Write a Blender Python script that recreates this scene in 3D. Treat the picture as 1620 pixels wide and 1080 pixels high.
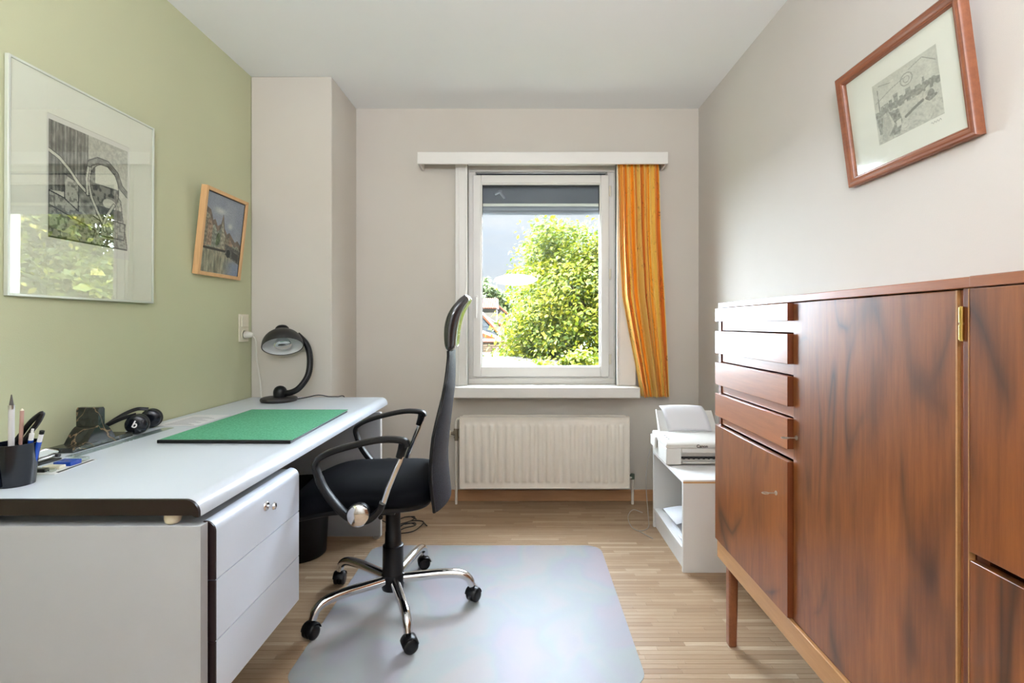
import bpy, math, random
import numpy as np
from mathutils import Vector, Matrix
random.seed(7); np.random.seed(7)
PI = math.pi
S = bpy.context.scene
COL = S.collection
for _o in list(bpy.data.objects): bpy.data.objects.remove(_o)

# ------------------------------------------------------------------ camera
EYE = 1.127
cam = bpy.data.cameras.new('camera'); camo = bpy.data.objects.new('camera', cam); COL.objects.link(camo)
camo.location = (0, 0, EYE); camo.rotation_euler = (PI/2, 0, 0)
cam.sensor_width = 36; cam.lens = 17.89; cam.shift_x = -0.0105; cam.shift_y = -0.0173; cam.clip_start = 0.02
S.camera = camo
# ------------------------------------------------------------------ exposure
S.view_settings.view_transform = 'Standard'; S.view_settings.look = 'None'
S.view_settings.gamma = 1; S.view_settings.use_curve_mapping = False
S.view_settings.exposure = 0.0
# ------------------------------------------------------------------ world
W = bpy.data.worlds.new('sky'); S.world = W; W.use_nodes = True
nt = W.node_tree; nt.nodes.clear()
def wn(t, **k):
    n = nt.nodes.new(t)
    for a, v in k.items(): setattr(n, a, v)
    return n
tc = wn('ShaderNodeTexCoord'); sep = wn('ShaderNodeSeparateXYZ'); nt.links.new(tc.outputs['Generated'], sep.inputs[0])
rmp = wn('ShaderNodeValToRGB'); nt.links.new(sep.outputs['Z'], rmp.inputs[0])
e = rmp.color_ramp.elements
e[0].position = 0.0; e[0].color = (.92, .93, .93, 1)
e[1].position = 0.65; e[1].color = (.26, .47, .80, 1)
a = e.new(0.06); a.color = (.82, .87, .93, 1)
a = e.new(0.20); a.color = (.58, .73, .93, 1)
mp = wn('ShaderNodeMapping'); mp.inputs['Scale'].default_value = (1, 1, 3.2); nt.links.new(tc.outputs['Generated'], mp.inputs[0])
nz = wn('ShaderNodeTexNoise'); nz.inputs['Scale'].default_value = 2.6; nz.inputs['Detail'].default_value = 6; nt.links.new(mp.outputs[0], nz.inputs['Vector'])
cr = wn('ShaderNodeValToRGB'); nt.links.new(nz.outputs['Fac'], cr.inputs[0])
cr.color_ramp.elements[0].position = .42; cr.color_ramp.elements[1].position = .68
mx = wn('ShaderNodeMix', data_type='RGBA'); nt.links.new(cr.outputs[0], mx.inputs['Factor'])
nt.links.new(rmp.outputs[0], mx.inputs[6]); mx.inputs[7].default_value = (.90, .92, .95, 1)
bg = wn('ShaderNodeBackground'); bg.inputs['Strength'].default_value = 1.0; nt.links.new(mx.outputs[2], bg.inputs[0])
nt.links.new(bg.outputs[0], wn('ShaderNodeOutputWorld').inputs[0])
# ------------------------------------------------------------------ lights
def light(name, kind, loc, energy, color=(1,1,1), direction=None, **k):
    l = bpy.data.lights.new(name, kind); l.energy = energy; l.color = color
    for a_, v in k.items(): setattr(l, a_, v)
    o = bpy.data.objects.new(name, l); COL.objects.link(o); o.location = loc
    if direction is not None: o.rotation_euler = Vector(direction).to_track_quat('-Z', 'Y').to_euler()
    return o
light('sun', 'SUN', (-6, -8, 12), 27, (1, .95, .86), (.45, .75, -.85), angle=math.radians(1.5))
light('sky_boost', 'SUN', (0, 12, 12), 132, (.76, .86, 1), (-.12, -1, -.22), angle=math.radians(174))  # second, very wide sun lamp added to boost sky light through the window
light('front_fill', 'AREA', (-.2, -1.12, 1.35), 3.5, (.88, .94, 1), (0, 1, .10), shape='RECTANGLE', size=1.9, size_y=1.9)  # unseen fill panel added behind the camera; the door there is shut
light('ceiling_fill', 'AREA', (-.1, -.55, 1.75), 104, (.87, .91, 1), (0, .38, 1), shape='DISK', size=.6)  # unseen lamp without a fixture, added to brighten the ceiling

# ------------------------------------------------------------------ mesh building
class MB:
    def __init__(s): s.v = []; s.f = []
    def add(s, vs, fs):
        n = len(s.v); s.v += [tuple(p) for p in vs]; s.f += [tuple(i+n for i in f) for f in fs]; return s
    def box(s, x0, x1, y0, y1, z0, z1):
        return s.add([(x0,y0,z0),(x1,y0,z0),(x1,y1,z0),(x0,y1,z0),(x0,y0,z1),(x1,y0,z1),(x1,y1,z1),(x0,y1,z1)],
              [(0,3,2,1),(4,5,6,7),(0,1,5,4),(1,2,6,5),(2,3,7,6),(3,0,4,7)])
    def prism(s, pts, axis, a0, a1):
        """2D outline extruded along axis; pts are the two other coordinates in xyz order"""
        def P(p, a_): return {'x': (a_, p[0], p[1]), 'y': (p[0], a_, p[1]), 'z': (p[0], p[1], a_)}[axis]
        n = len(pts)
        return s.add([P(p, a0) for p in pts]+[P(p, a1) for p in pts],
              [tuple(range(n)), tuple(range(2*n-1, n-1, -1))]+[(i, i+n, (i+1) % n+n, (i+1) % n) for i in range(n)])
    def tube(s, pts, r, n=10, cap=True, flat=None, up=None):
        pts = [Vector(p) for p in pts]; m = len(pts)
        rs = r if isinstance(r, (list, tuple)) else [r]*m
        t0 = (pts[1]-pts[0]).normalized()
        u = Vector(up) if up else (Vector((0,0,1)) if abs(t0.z) < .9 else Vector((1,0,0)))
        vs = []
        for i, p in enumerate(pts):
            t = (pts[min(i+1, m-1)]-pts[max(i-1, 0)]).normalized()
            if up: u = Vector(up)
            a_ = (u - t*u.dot(t)).normalized(); b = t.cross(a_); u = a_
            fl = flat or (1, 1)
            for k in range(n):
                w = 2*PI*k/n; c_, s_ = math.cos(w), math.sin(w)
                if flat:
                    c_ = math.copysign(abs(c_)**.6, c_); s_ = math.copysign(abs(s_)**.6, s_)
                vs.append(p + a_*(c_*rs[i]*fl[0]) + b*(s_*rs[i]*fl[1]))
        fs = [(i*n+k, i*n+(k+1) % n, (i+1)*n+(k+1) % n, (i+1)*n+k) for i in range(m-1) for k in range(n)]
        if cap: fs += [tuple(range(n-1, -1, -1)), tuple(range((m-1)*n, m*n))]
        return s.add(vs, fs)
    def lathe(s, prof, c, axis=(0,0,1), n=32, closed=False):
        """prof: (radius, height) along axis from c"""
        ax = Vector(axis).normalized(); h = Vector((1,0,0)) if abs(ax.x) < .9 else Vector((0,1,0))
        a_ = (h-ax*h.dot(ax)).normalized(); b = ax.cross(a_); c = Vector(c); vs = []; m = len(prof)
        for r, z in prof:
            for k in range(n):
                w = 2*PI*k/n; vs.append(c+ax*z+(a_*math.cos(w)+b*math.sin(w))*max(r, 1e-5))
        fs = [(i*n+k, i*n+(k+1) % n, (i+1)*n+(k+1) % n, (i+1)*n+k) for i in range(m-1) for k in range(n)]
        if closed: fs += [((m-1)*n+k, (m-1)*n+(k+1) % n, (k+1) % n, k) for k in range(n)]
        else: fs += [tuple(range(n-1, -1, -1)), tuple(range((m-1)*n, m*n))]
        return s.add(vs, fs)
    def grid(s, pts, nu, nv):
        return s.add(pts, [(i*nv+j, (i+1)*nv+j, (i+1)*nv+j+1, i*nv+j+1) for i in range(nu-1) for j in range(nv-1)])
    def build(s, name, mat, parent=None, bevel=0, smooth=False, local=False, seg=2, fix=True):
        me = bpy.data.meshes.new(name)
        off = Vector((0,0,0)) if (parent is None or local) else wloc(parent)
        me.from_pydata([Vector(p)-off for p in s.v], [], s.f); me.update()
        if fix:
            import bmesh
            bm = bmesh.new(); bm.from_mesh(me); bmesh.ops.recalc_face_normals(bm, faces=bm.faces); bm.to_mesh(me); bm.free()
        me.materials.append(mat)
        o = bpy.data.objects.new(name, me); COL.objects.link(o)
        if parent: o.parent = parent
        if bevel:
            b = o.modifiers.new('bevel', 'BEVEL'); b.width = bevel; b.segments = seg; b.limit_method = 'ANGLE'; b.angle_limit = math.radians(40)
        if smooth or bevel:
            me.shade_smooth()
            if not (smooth == 'full'): me.set_sharp_from_angle(angle=math.radians(45))
        return o
def wloc(o):
    v = Vector((0,0,0))
    while o: v += o.location; o = o.parent
    return v
def tag(o, label=None, cat=None, group=None, kind=None):
    if label: o['label'] = label
    if cat: o['category'] = cat
    if group: o['group'] = group
    if kind: o['kind'] = kind
    return o
def thing(name, label, cat, loc=(0,0,0), rot=(0,0,0), group=None):
    o = bpy.data.objects.new(name, None); COL.objects.link(o); o.location = loc; o.rotation_euler = rot
    o.empty_display_size = .05
    return tag(o, label, cat, group)
def copy_tree(o, parent=None):
    c = o.copy(); COL.objects.link(c); c.parent = parent
    for ch in list(o.children): copy_tree(ch, c)
    return c
def bez(pts, n=8):
    """Catmull-Rom through points"""
    P = [Vector(p) for p in pts]; P = [P[0]*2-P[1]]+P+[P[-1]*2-P[-2]]; out = []
    for i in range(1, len(P)-2):
        for k in range(n):
            t = k/n; a_, b, c, d = P[i-1], P[i], P[i+1], P[i+2]
            out.append(.5*((2*b)+(c-a_)*t+(2*a_-5*b+4*c-d)*t*t+(3*b-a_-3*c+d)*t**3))
    out.append(P[-2]); return out

# ------------------------------------------------------------------ materials
def srgb(r, g, b):
    f = lambda c: (c/255/12.92) if c/255 <= .04045 else ((c/255+.055)/1.055)**2.4
    return (f(r), f(g), f(b), 1)
class Mt:
    def __init__(s, name):
        s.m = bpy.data.materials.new(name); s.m.use_nodes = True; s.t = s.m.node_tree
        s.b = s.t.nodes['Principled BSDF']; s.out = s.t.nodes['Material Output']
    def n(s, t, **k):
        x = s.t.nodes.new(t)
        for a_, v in k.items():
            if a_ in x.inputs if isinstance(a_, str) and not hasattr(x, a_) else False: x.inputs[a_].default_value = v
            else: setattr(x, a_, v)
        return x
    def l(s, a_, b): s.t.links.new(a_, b)
    def coord(s, kind='Object', scale=(1,1,1)):
        c = s.n('ShaderNodeTexCoord') if kind != 'World' else s.n('ShaderNodeNewGeometry')
        mp_ = s.n('ShaderNodeMapping'); mp_.inputs['Scale'].default_value = scale
        s.l(c.outputs[kind if kind != 'World' else 'Position'], mp_.inputs[0]); return mp_.outputs[0]
    def noise(s, vec, scale, detail=4, rough=.55, dist=0):
        x = s.n('ShaderNodeTexNoise'); x.inputs['Scale'].default_value = scale; x.inputs['Detail'].default_value = detail
        x.inputs['Roughness'].default_value = rough; x.inputs['Distortion'].default_value = dist
        s.l(vec, x.inputs['Vector']); return x.outputs['Fac']
    def ramp(s, fac, stops):
        x = s.n('ShaderNodeValToRGB'); s.l(fac, x.inputs[0]); el = x.color_ramp.elements
        el[0].position, el[0].color = stops[0]; el[1].position, el[1].color = stops[-1]
        for p, c in stops[1:-1]:
            q = el.new(p); q.color = c
        return x.outputs[0]
    def mix(s, fac, a_, b, mode='MIX'):
        x = s.n('ShaderNodeMix'); x.data_type = 'RGBA'; x.blend_type = mode
        for v, i in ((fac, 0), (a_, 6), (b, 7)):
            if isinstance(v, (int, float, tuple)): x.inputs[i].default_value = v
            else: s.l(v, x.inputs[i])
        return x.outputs[2]
    def math(s, op, a_, b=None):
        x = s.n('ShaderNodeMath'); x.operation = op
        for i, v in enumerate((a_, b)):
            if v is None: continue
            if isinstance(v, (int, float)): x.inputs[i].default_value = v
            else: s.l(v, x.inputs[i])
        return x.outputs[0]
    def bump(s, h, strength=.2, dist=.001):
        x = s.n('ShaderNodeBump'); x.inputs['Strength'].default_value = strength; x.inputs['Distance'].default_value = dist
        s.l(h, x.inputs['Height']); s.l(x.outputs[0], s.b.inputs['Normal'])
    def set(s, **k):
        for a_, v in k.items():
            a_ = a_.replace('_', ' ')
            i = s.b.inputs[a_] if a_ in s.b.inputs else s.b.inputs[{'Coat': 'Coat Weight', 'Specular': 'Specular IOR Level', 'Sheen': 'Sheen Weight', 'Transmission': 'Transmission Weight'}[a_]]
            if hasattr(v, 'links'): s.l(v, i)
            else: i.default_value = v
        return s
def plain(name, col, rough=.5, metal=0, var=.05, scale=6, bump=0, bscale=200, **k):
    m = Mt(name); v = m.noise(m.coord('Object'), scale, 5)
    c = m.ramp(v, [(.3, tuple(x*(1-var) for x in col[:3])+(1,)), (.7, tuple(min(1, x*(1+var)) for x in col[:3])+(1,))])
    m.set(Base_Color=c, Roughness=rough, Metallic=metal, **k)
    if bump: m.bump(m.noise(m.coord('Object'), bscale, 3), bump)
    return m.m
def wood(name, c0, c1, cd, axis='z', rough=.35, coat=.3, veins=True, scale=1.0, seed=0):
    """grain runs along axis; cd is the dark figure"""
    m = Mt(name)
    st = {'x': (.06, 1, 1), 'y': (1, .06, 1), 'z': (1, 1, .06)}[axis]
    st2 = {'x': (.25, 1, 1), 'y': (1, .25, 1), 'z': (1, 1, .25)}[axis]
    c = m.n('ShaderNodeNewGeometry'); off = m.n('ShaderNodeMapping'); off.inputs['Location'].default_value = (seed*3.1, seed*1.7, seed*2.3)
    m.l(c.outputs['Position'], off.inputs[0])
    def cc(sc):
        q = m.n('ShaderNodeMapping'); q.inputs['Scale'].default_value = sc; m.l(off.outputs[0], q.inputs[0]); return q.outputs[0]
    fine = m.noise(cc(st), 90*scale, 6, .7)
    big = m.noise(cc(st2), 5*scale, 4, .6, .6)
    col = m.ramp(m.math('ADD', m.math('MULTIPLY', fine, .45), m.math('MULTIPLY', big, .6)), [(.32, c0), (.72, c1)])
    if veins:
        w = m.n('ShaderNodeTexNoise'); w.inputs['Scale'].default_value = 3.6*scale; w.inputs['Detail'].default_value = 2; w.inputs['Distortion'].default_value = .8
        m.l(cc({'x': (.35, 1, 1), 'y': (1, .35, 1), 'z': (1, 1, .35)}[axis]), w.inputs['Vector'])
        s1 = m.math('ABSOLUTE', m.math('SUBTRACT', m.math('FRACT', m.math('MULTIPLY', w.outputs['Fac'], 6.0)), .5))
        line = m.ramp(s1, [(0.0, (1,1,1,1)), (.09, (.5,.5,.5,1)), (.30, (0,0,0,1))])
        msk = m.ramp(m.noise(cc({'x': (.4,1,1), 'y': (1,.4,1), 'z': (1,1,.4)}[axis]), 5*scale, 3), [(.42, (0,0,0,1)), (.58, (1,1,1,1))])
        f = m.math('MULTIPLY', line, msk)
        f = m.math('MULTIPLY', f, .8)
        col = m.mix(f, col, cd)
    m.set(Base_Color=col, Roughness=rough, Coat=coat); m.b.inputs['Coat Roughness'].default_value = .18
    m.bump(fine, .12, .0006)
    return m.m
def wallpaint(name, col, tint):
    m = Mt(name); g = m.coord('World')
    c = m.mix(m.ramp(m.noise(g, 1.2, 3), [(.35, (0,0,0,1)), (.7, (1,1,1,1))]), col, tint)
    m.set(Base_Color=c, Roughness=.85)
    h = m.noise(m.coord('World', (1, 1, 1.6)), 260, 4, .7); m.bump(h, .35, .0012); return m.m

M = {}
M['wall'] = wallpaint('beige_wallpaper', srgb(207, 200, 189), srgb(203, 195, 183))
M['wallr'] = wallpaint('pale_beige_wallpaper', srgb(206, 199, 191), srgb(201, 194, 186))
M['green'] = wallpaint('sage_green_paint', srgb(194, 196, 160), srgb(190, 191, 157))
M['ceil'] = wallpaint('white_ceiling_paint', srgb(244, 245, 244), srgb(241, 242, 241))
M['frame'] = plain('white_lacquered_wood', srgb(228, 224, 217), .35, var=.015)
M['white'] = plain('white_melamine', srgb(238, 237, 236), .38, var=.015)
M['sill'] = plain('white_sill', srgb(232, 229, 222), .25, var=.012)
M['rad'] = plain('cream_radiator_enamel', srgb(240, 232, 219), .35, var=.03, scale=9)
M['desk'] = plain('grey_white_laminate', srgb(212, 219, 228), .3, var=.012, bump=.05)
M['deskp'] = plain('grey_laminate_panel', srgb(180, 182, 186), .45, var=.02)
M['deskd'] = plain('white_drawer_laminate', srgb(226, 236, 250), .3, var=.012)
M['maroon'] = plain('maroon_edge', srgb(24, 8, 10), .35, var=.1)
M['black'] = plain('black_plastic', srgb(12, 12, 15), .38, var=.1, bump=.1, Specular=.35)
M['blackm'] = plain('matt_black_metal', srgb(36, 34, 34), .45, var=.08)
M['fab'] = plain('black_seat_fabric', srgb(5, 6, 11), .75, var=.25, bump=.35, bscale=500, Specular=.10)
M['cup'] = plain('glossy_black_plastic', srgb(14, 18, 28), .22, var=.05)
M['bin'] = plain('bin_plastic', srgb(10, 11, 15), .5, var=.05, Specular=.3)
M['chrome'] = plain('chrome', (.82, .82, .84, 1), .09, 1, var=.02)
M['steel'] = plain('brushed_steel', (.62, .61, .58, 1), .3, 1, var=.04)
M['brass'] = plain('brass', (.62, .42, .13, 1), .25, 1, var=.1)
M['paper'] = plain('white_paper', srgb(238, 238, 243), .7, var=.01)
M['printer'] = plain('printer_plastic', srgb(228, 226, 220), .4, var=.01)
M['dark'] = plain('dark_recess', srgb(18, 18, 20), .6, var=.05)
M['ink'] = plain('black_print', srgb(30, 30, 32), .5, var=.02)
M['whiteink'] = plain('white_print', srgb(240, 240, 240), .4, var=.01)
M['blue'] = plain('blue_plastic', srgb(25, 70, 165), .25, var=.05)
M['cable_w'] = plain('white_cable', srgb(222, 218, 208), .45, var=.02)
M['cable_g'] = plain('grey_cable', srgb(160, 158, 155), .5, var=.02)
M['cream'] = plain('cream_plastic', srgb(226, 218, 196), .4, var=.02)
M['shut'] = plain('grey_shutter', srgb(118, 124, 133), .6, var=.03)
M['shutd'] = plain('dark_grey_casing', srgb(92, 98, 108), .65, var=.05)
M['rail'] = plain('pale_rail', srgb(205, 206, 196), .5, var=.02)
M['alu'] = plain('pale_aluminium_frame', srgb(214, 218, 206), .35, .3, var=.02)
M['mat_board'] = plain('cream_mat_board', srgb(240, 239, 226), .85, var=.01)
M['wboard'] = plain('white_mat_board', srgb(232, 229, 222), .85, var=.01)
M['pine'] = wood('pale_wood_frame', srgb(196, 148, 98), srgb(222, 180, 130), srgb(150, 100, 60), 'z', .5, .05, False)
M['mahog'] = wood('red_brown_frame', srgb(114, 62, 38), srgb(158, 96, 62), srgb(80, 38, 22), 'y', .4, .25, False)
M['rose'] = wood('figured_walnut', srgb(92, 46, 18), srgb(162, 96, 46), srgb(40, 24, 16), 'z', .36, .35, True, 1.0)
M['rose2'] = wood('figured_walnut_flap', srgb(92, 46, 18), srgb(158, 92, 42), srgb(42, 24, 16), 'z', .36, .35, True, 1.0, 3)
M['rosey'] = wood('walnut_drawer_front', srgb(132, 74, 40), srgb(176, 108, 64), srgb(80, 44, 28), 'y', .36, .55, False, 1.0)
M['rosed'] = wood('dark_walnut_edge', srgb(88, 40, 18), srgb(122, 62, 30), srgb(60, 30, 18), 'z', .45, .2, False)
M['roser'] = wood('pale_walnut_rail', srgb(160, 112, 66), srgb(192, 144, 94), srgb(90, 50, 30), 'y', .4, .3, False)
M['oak'] = wood('oak_skirting', srgb(168, 122, 82), srgb(196, 150, 108), srgb(110, 80, 50), 'x', .5, .1, False)

def schlick(m, f0):
    ge = m.n('ShaderNodeNewGeometry'); dt = m.n('ShaderNodeVectorMath'); dt.operation = 'DOT_PRODUCT'
    m.l(ge.outputs['Normal'], dt.inputs[0]); m.l(ge.outputs['Incoming'], dt.inputs[1])
    c = m.math('SUBTRACT', 1.0, m.math('ABSOLUTE', dt.outputs['Value']))
    return m.math('ADD', m.math('MULTIPLY', m.math('POWER', c, 5.0), 1-f0), f0)
def glass_mat(name, refl, tint=(1,1,1,1), rough=0.0):
    m = Mt(name); m.t.nodes.remove(m.b)
    tr = m.n('ShaderNodeBsdfTransparent'); tr.inputs[0].default_value = tint
    gl = m.n('ShaderNodeBsdfGlossy'); gl.inputs['Roughness'].default_value = rough; gl.inputs[0].default_value = (1,1,1,1)
    mxx = m.n('ShaderNodeMixShader'); m.l(schlick(m, refl), mxx.inputs[0]); m.l(tr.outputs[0], mxx.inputs[1]); m.l(gl.outputs[0], mxx.inputs[2])
    m.l(mxx.outputs[0], m.out.inputs[0]); return m.m
M['pane'] = glass_mat('window_glass', .012, (.98, .99, .98, 1))
M['picglass'] = glass_mat('picture_glass', .10, (.97, .98, .96, 1))
M['picglass2'] = glass_mat('picture_glass_soft', .02, (.97, .98, .96, 1), .09)
M['clear'] = glass_mat('clear_plastic', .05, (.88, .92, .90, 1), .05)

# ------------------------------------------------------------------ room shell
XL, XR, YB, YN, H = -1.51, 1.123, 3.25, -1.25, 2.5
def struct(mb, name, mat, parent=None, **k):
    o = mb.build(name, mat, parent, **k)
    if parent is None: o['kind'] = 'structure'
    return o
WX0, WX1, WZ0, WZ1 = -.35, .592, .70, 2.165
YO = 3.50
struct(MB().box(XL-.12, WX0, YB, YO, -.1, H).box(WX1, XR+.12, YB, YO, -.1, H).box(WX0, WX1, YB, YO, -.1, WZ0).box(WX0, WX1, YB, YO, WZ1, H), 'wall_back', M['wall'])
struct(MB().box(XL-.12, XL, YN-.12, YB, -.1, H), 'wall_left', M['green'])
struct(MB().box(XR, XR+.12, YN-.12, YB, -.1, H), 'wall_right', M['wallr'])
struct(MB().box(XL-.12, XR+.12, YN-.12, YN, -.1, H), 'wall_near', M['wall'])
struct(MB().box(XL-.12, XR+.12, YN-.12, YO, H, H+.2), 'ceiling', M['ceil'])
struct(MB().box(XL, -1.062, 2.826, YB, 0, H), 'wall_chimney_breast', M['wall'], bevel=.006)
# door behind the camera (room side)
dr = struct(MB().box(-.75, -.67, YN, YN+.02, 0, 2.12).box(.27, .35, YN, YN+.02, 0, 2.12).box(-.75, .35, YN, YN+.02, 2.04, 2.12), 'door_1', M['frame'])
MB().box(-.67, .27, YN, YN+.012, .0, 2.04).build('door_leaf', M['frame'], dr)
# baseboards
bb = struct(MB().box(-1.062, XR, YB-.014, YB, 0, .069), 'baseboard_back', M['oak'], bevel=.002)
struct(MB().box(XR-.014, XR, YN, YB-.014, 0, .069), 'baseboard_right', M['oak'], bevel=.002)
struct(MB().box(XL, XL+.014, YN, 2.826, 0, .069), 'baseboard_left', M['oak'], bevel=.002)
struct(MB().box(-1.062, -1.048, 2.812, YB-.014, 0, .069).box(XL+.014, -1.062, 2.812, 2.826, 0, .069), 'baseboard_chimney', M['oak'], bevel=.002)

# floor: sub-floor with individual oak strips
def strip_mat(name, src):
    m = Mt(name)
    if src == 'obj': r = m.n('ShaderNodeObjectInfo').outputs['Random']
    else:
        r_ = m.n('ShaderNodeAttribute'); r_.attribute_name = 'rnd'; r = r_.outputs['Fac']
    g = m.coord('World', (.07, 1, 1)); off = m.n('ShaderNodeVectorMath'); off.operation = 'ADD'
    cmb = m.n('ShaderNodeCombineXYZ'); m.l(m.math('MULTIPLY', r, 37), cmb.inputs[0]); m.l(m.math('MULTIPLY', r, 11), cmb.inputs[2])
    m.l(g, off.inputs[0]); m.l(cmb.outputs[0], off.inputs[1])
    gr = m.noise(off.outputs[0], 130, 5, .65)
    base = m.ramp(r, [(0, srgb(146, 120, 94)), (.25, srgb(160, 134, 106)), (.6, srgb(165, 140, 112)), (.85, srgb(171, 147, 119)), (1, srgb(192, 171, 145))])
    dk = m.mix(m.ramp(gr, [(.35, (1,1,1,1)), (.62, (0,0,0,1))]), base, srgb(150, 118, 86))
    c = m.mix(.5, base, dk); m.set(Base_Color=c, Roughness=.42, Coat=.12); m.b.inputs['Coat Roughness'].default_value = .3
    m.bump(gr, .1, .0004); return m.m
M['strip'] = strip_mat('oak_strip', 'obj'); M['strips'] = strip_mat('oak_strips', 'attr')
flo = struct(MB().box(XL-.12, XR+.12, YN-.12, YO, -.12, -.006), 'floor', plain('dark_subfloor', srgb(92, 66, 44), .8))
SW = .0235
strips = []; row = 0; y = YN
while y < YB-.001:
    x = XL - random.random()*.3
    while x < XR:
        L = random.choice((.16, .22, .25, .25, .31, .36)); x0, x1 = max(x, XL), min(x+L, XR)
        if x1-x0 > .01: strips.append((x0, x1, y, min(y+SW, YB)))
        x += L
    y += SW; row += 1
def shows(s_):
    x0, x1, y0, y1 = s_; yc = (y0+y1)/2; xc = (x0+x1)/2
    if yc < 1.6: return 0
    u, v = 827+xc/yc*805, 512+EYE/yc*805
    if v > 1085 or u < 340 or u > 1345: return 0
    if u < 475 and v < 946+(475-u)*1.23: return 0
    if u > 1150 and v < 895+(u-1150)*.97 and v < 1000: return 0
    if u > 1150 and (v-893) < (u-1147)*.97: return 0
    if u > 1034 and v < 905: return 0
    if y1 > YB-.03: return 0
    return (x1-x0)*SW/yc**3
strips.sort(key=shows, reverse=True)
cache = {}
for (x0, x1, y0, y1) in strips[:300]:
    k = round(x1-x0, 4)
    if k not in cache:
        o = MB().box(-k/2, k/2, 0, SW-.0007, -.0062, 0).build('floor_strip', M['strip'], flo, bevel=.0006, seg=1, local=True)
        cache[k] = o; src = True
    else:
        o = cache[k].copy(); COL.objects.link(o)
    o.location = ((x0+x1)/2, y0, random.uniform(-.00025, 0))
mb = MB(); att = []
for (x0, x1, y0, y1) in strips[300:]:
    dz = random.uniform(-.00025, 0); r = random.random(); n = len(mb.v)
    mb.add([(x0+.0002, y0, -.0062), (x1-.0002, y0, -.0062), (x1-.0002, y1-.0007, -.0062), (x0+.0002, y1-.0007, -.0062),
            (x0+.0002, y0, dz), (x1-.0002, y0, dz), (x1-.0002, y1-.0007, dz), (x0+.0002, y1-.0007, dz)],
           [(4,5,6,7),(0,1,5,4),(1,2,6,5),(2,3,7,6),(3,0,4,7)]); att += [r]*8
o = mb.build('floor_strips', M['strips'], flo, fix=False); o['kind'] = 'stuff'
at_ = o.data.attributes.new('rnd', 'FLOAT', 'POINT'); at_.data.foreach_set('value', att)

# ------------------------------------------------------------------ window
def rect_frame(mb, x0, x1, z0, z1, w, y0, y1, wb=None):
    wb = wb or w
    mb.box(x0, x0+w, y0, y1, z0, z1).box(x1-w, x1, y0, y1, z0, z1)
    mb.box(x0+w, x1-w, y0, y1, z1-w, z1).box(x0+w, x1-w, y0, y1, z0, z0+wb); return mb
win = struct(rect_frame(MB(), WX0, WX1, .738, WZ1, .045, 3.298, 3.37), 'window_1', M['frame'], bevel=.003)
MB().box(WX0, WX1, 3.285, 3.298, 2.108, 2.165).box(WX0, WX1, 3.285, 3.298, .738, .775).build('frame_stop', M['frame'], win, bevel=.003)
sash = rect_frame(MB(), -.322, .556, .786, 2.085, .053, 3.275, 3.345, .064).build('sash', M['frame'], win, bevel=.005, seg=3)
rect_frame(MB(), -.271, .505, .845, 2.034, .009, 3.283, 3.32).build('glazing_bead', M['frame'], sash, bevel=.003)
rect_frame(MB(), -.264, .498, .852, 2.027, .004, 3.300, 3.316).build('gasket', M['dark'], sash)
MB().box(-.262, .496, 3.306, 3.312, .854, 2.025).build('pane', M['pane'], sash)
hd = MB().box(-.309, -.289, 3.269, 3.275, 1.19, 1.31).build('handle_plate', M['frame'], sash, bevel=.002)
MB().tube([(-.299, 3.272, 1.285), (-.299, 3.245, 1.285)], .007).tube([(-.299, 3.248, 1.295), (-.299, 3.243, 1.24), (-.299, 3.246, 1.165)], [.008, .0085, .007]).build('handle', M['frame'], sash, smooth=True)
for z in (1.985, 1.45, .90):
    MB().tube([(.563, 3.279, z-.03), (.563, 3.279, z+.03)], .007).tube([(.563, 3.279, z-.035), (.563, 3.279, z-.03)], .005).build('hinge', M['cream'], win, smooth=True)
# casings
for i, (x0, x1) in enumerate(((-.425, -.348), (.590, .712))):
    c = struct(MB().box(x0, x1, 3.205, YB, .738, 2.165), 'trim_%d' % (i+1), M['frame'], bevel=.003)
    xa, xb = (x1-.012, x1) if i == 0 else (x0, x0+.012)
    MB().box(xa-(.0 if i == 0 else .0), xb, 3.195, 3.298, .738, 2.165).build('reveal_board', M['sill'], c, bevel=.002)
    MB().box(x0+.018, x0+.024, 3.2, 3.206, .738, 2.165).build('moulding', M['frame'], c, bevel=.001)
c = struct(MB().box(-.348, .590, 3.215, YB, 2.135, 2.165), 'trim_3', M['frame'], bevel=.003)
sl = struct(MB().box(-.441, .716, 3.10, YB, .674, .738).box(-.35, .592, YB, 3.298, .69, .738), 'windowsill_1', M['sill'], bevel=.004)
sl.name = 'trim_4'
# roller shutter outside
sh = thing('roller_shutter', 'grey roller shutter pulled up at the top of the window', 'shutter', (.12, 3.40, 1.85))
MB().box(WX0+.002, WX1-.002, 3.385, 3.48, 1.925, 2.16).build('casing', M['shutd'], sh, bevel=.003)
MB().box(WX0+.002, WX1-.002, 3.376, 3.40, 1.907, 1.925).build('rail', M['rail'], sh, bevel=.002)
for z in (1.851, 1.8795):
    MB().prism([(3.383, z), (3.379, z+.007), (3.378, z+.014), (3.379, z+.021), (3.383, z+.0275), (3.392, z+.0275), (3.392, z)], 'x', WX0+.004, WX1-.004).build('slat', M['shut'], sh, bevel=.001)
MB().box(-.165, -.135, 3.368, 3.385, 2.0, 2.012).tube([(-.185, 3.372, 1.985), (-.15, 3.368, 1.998), (-.12, 3.37, 1.955)], [.01, .011, .008]).build('crank_bracket', M['shut'], sh, smooth=True, bevel=.001)
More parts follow.
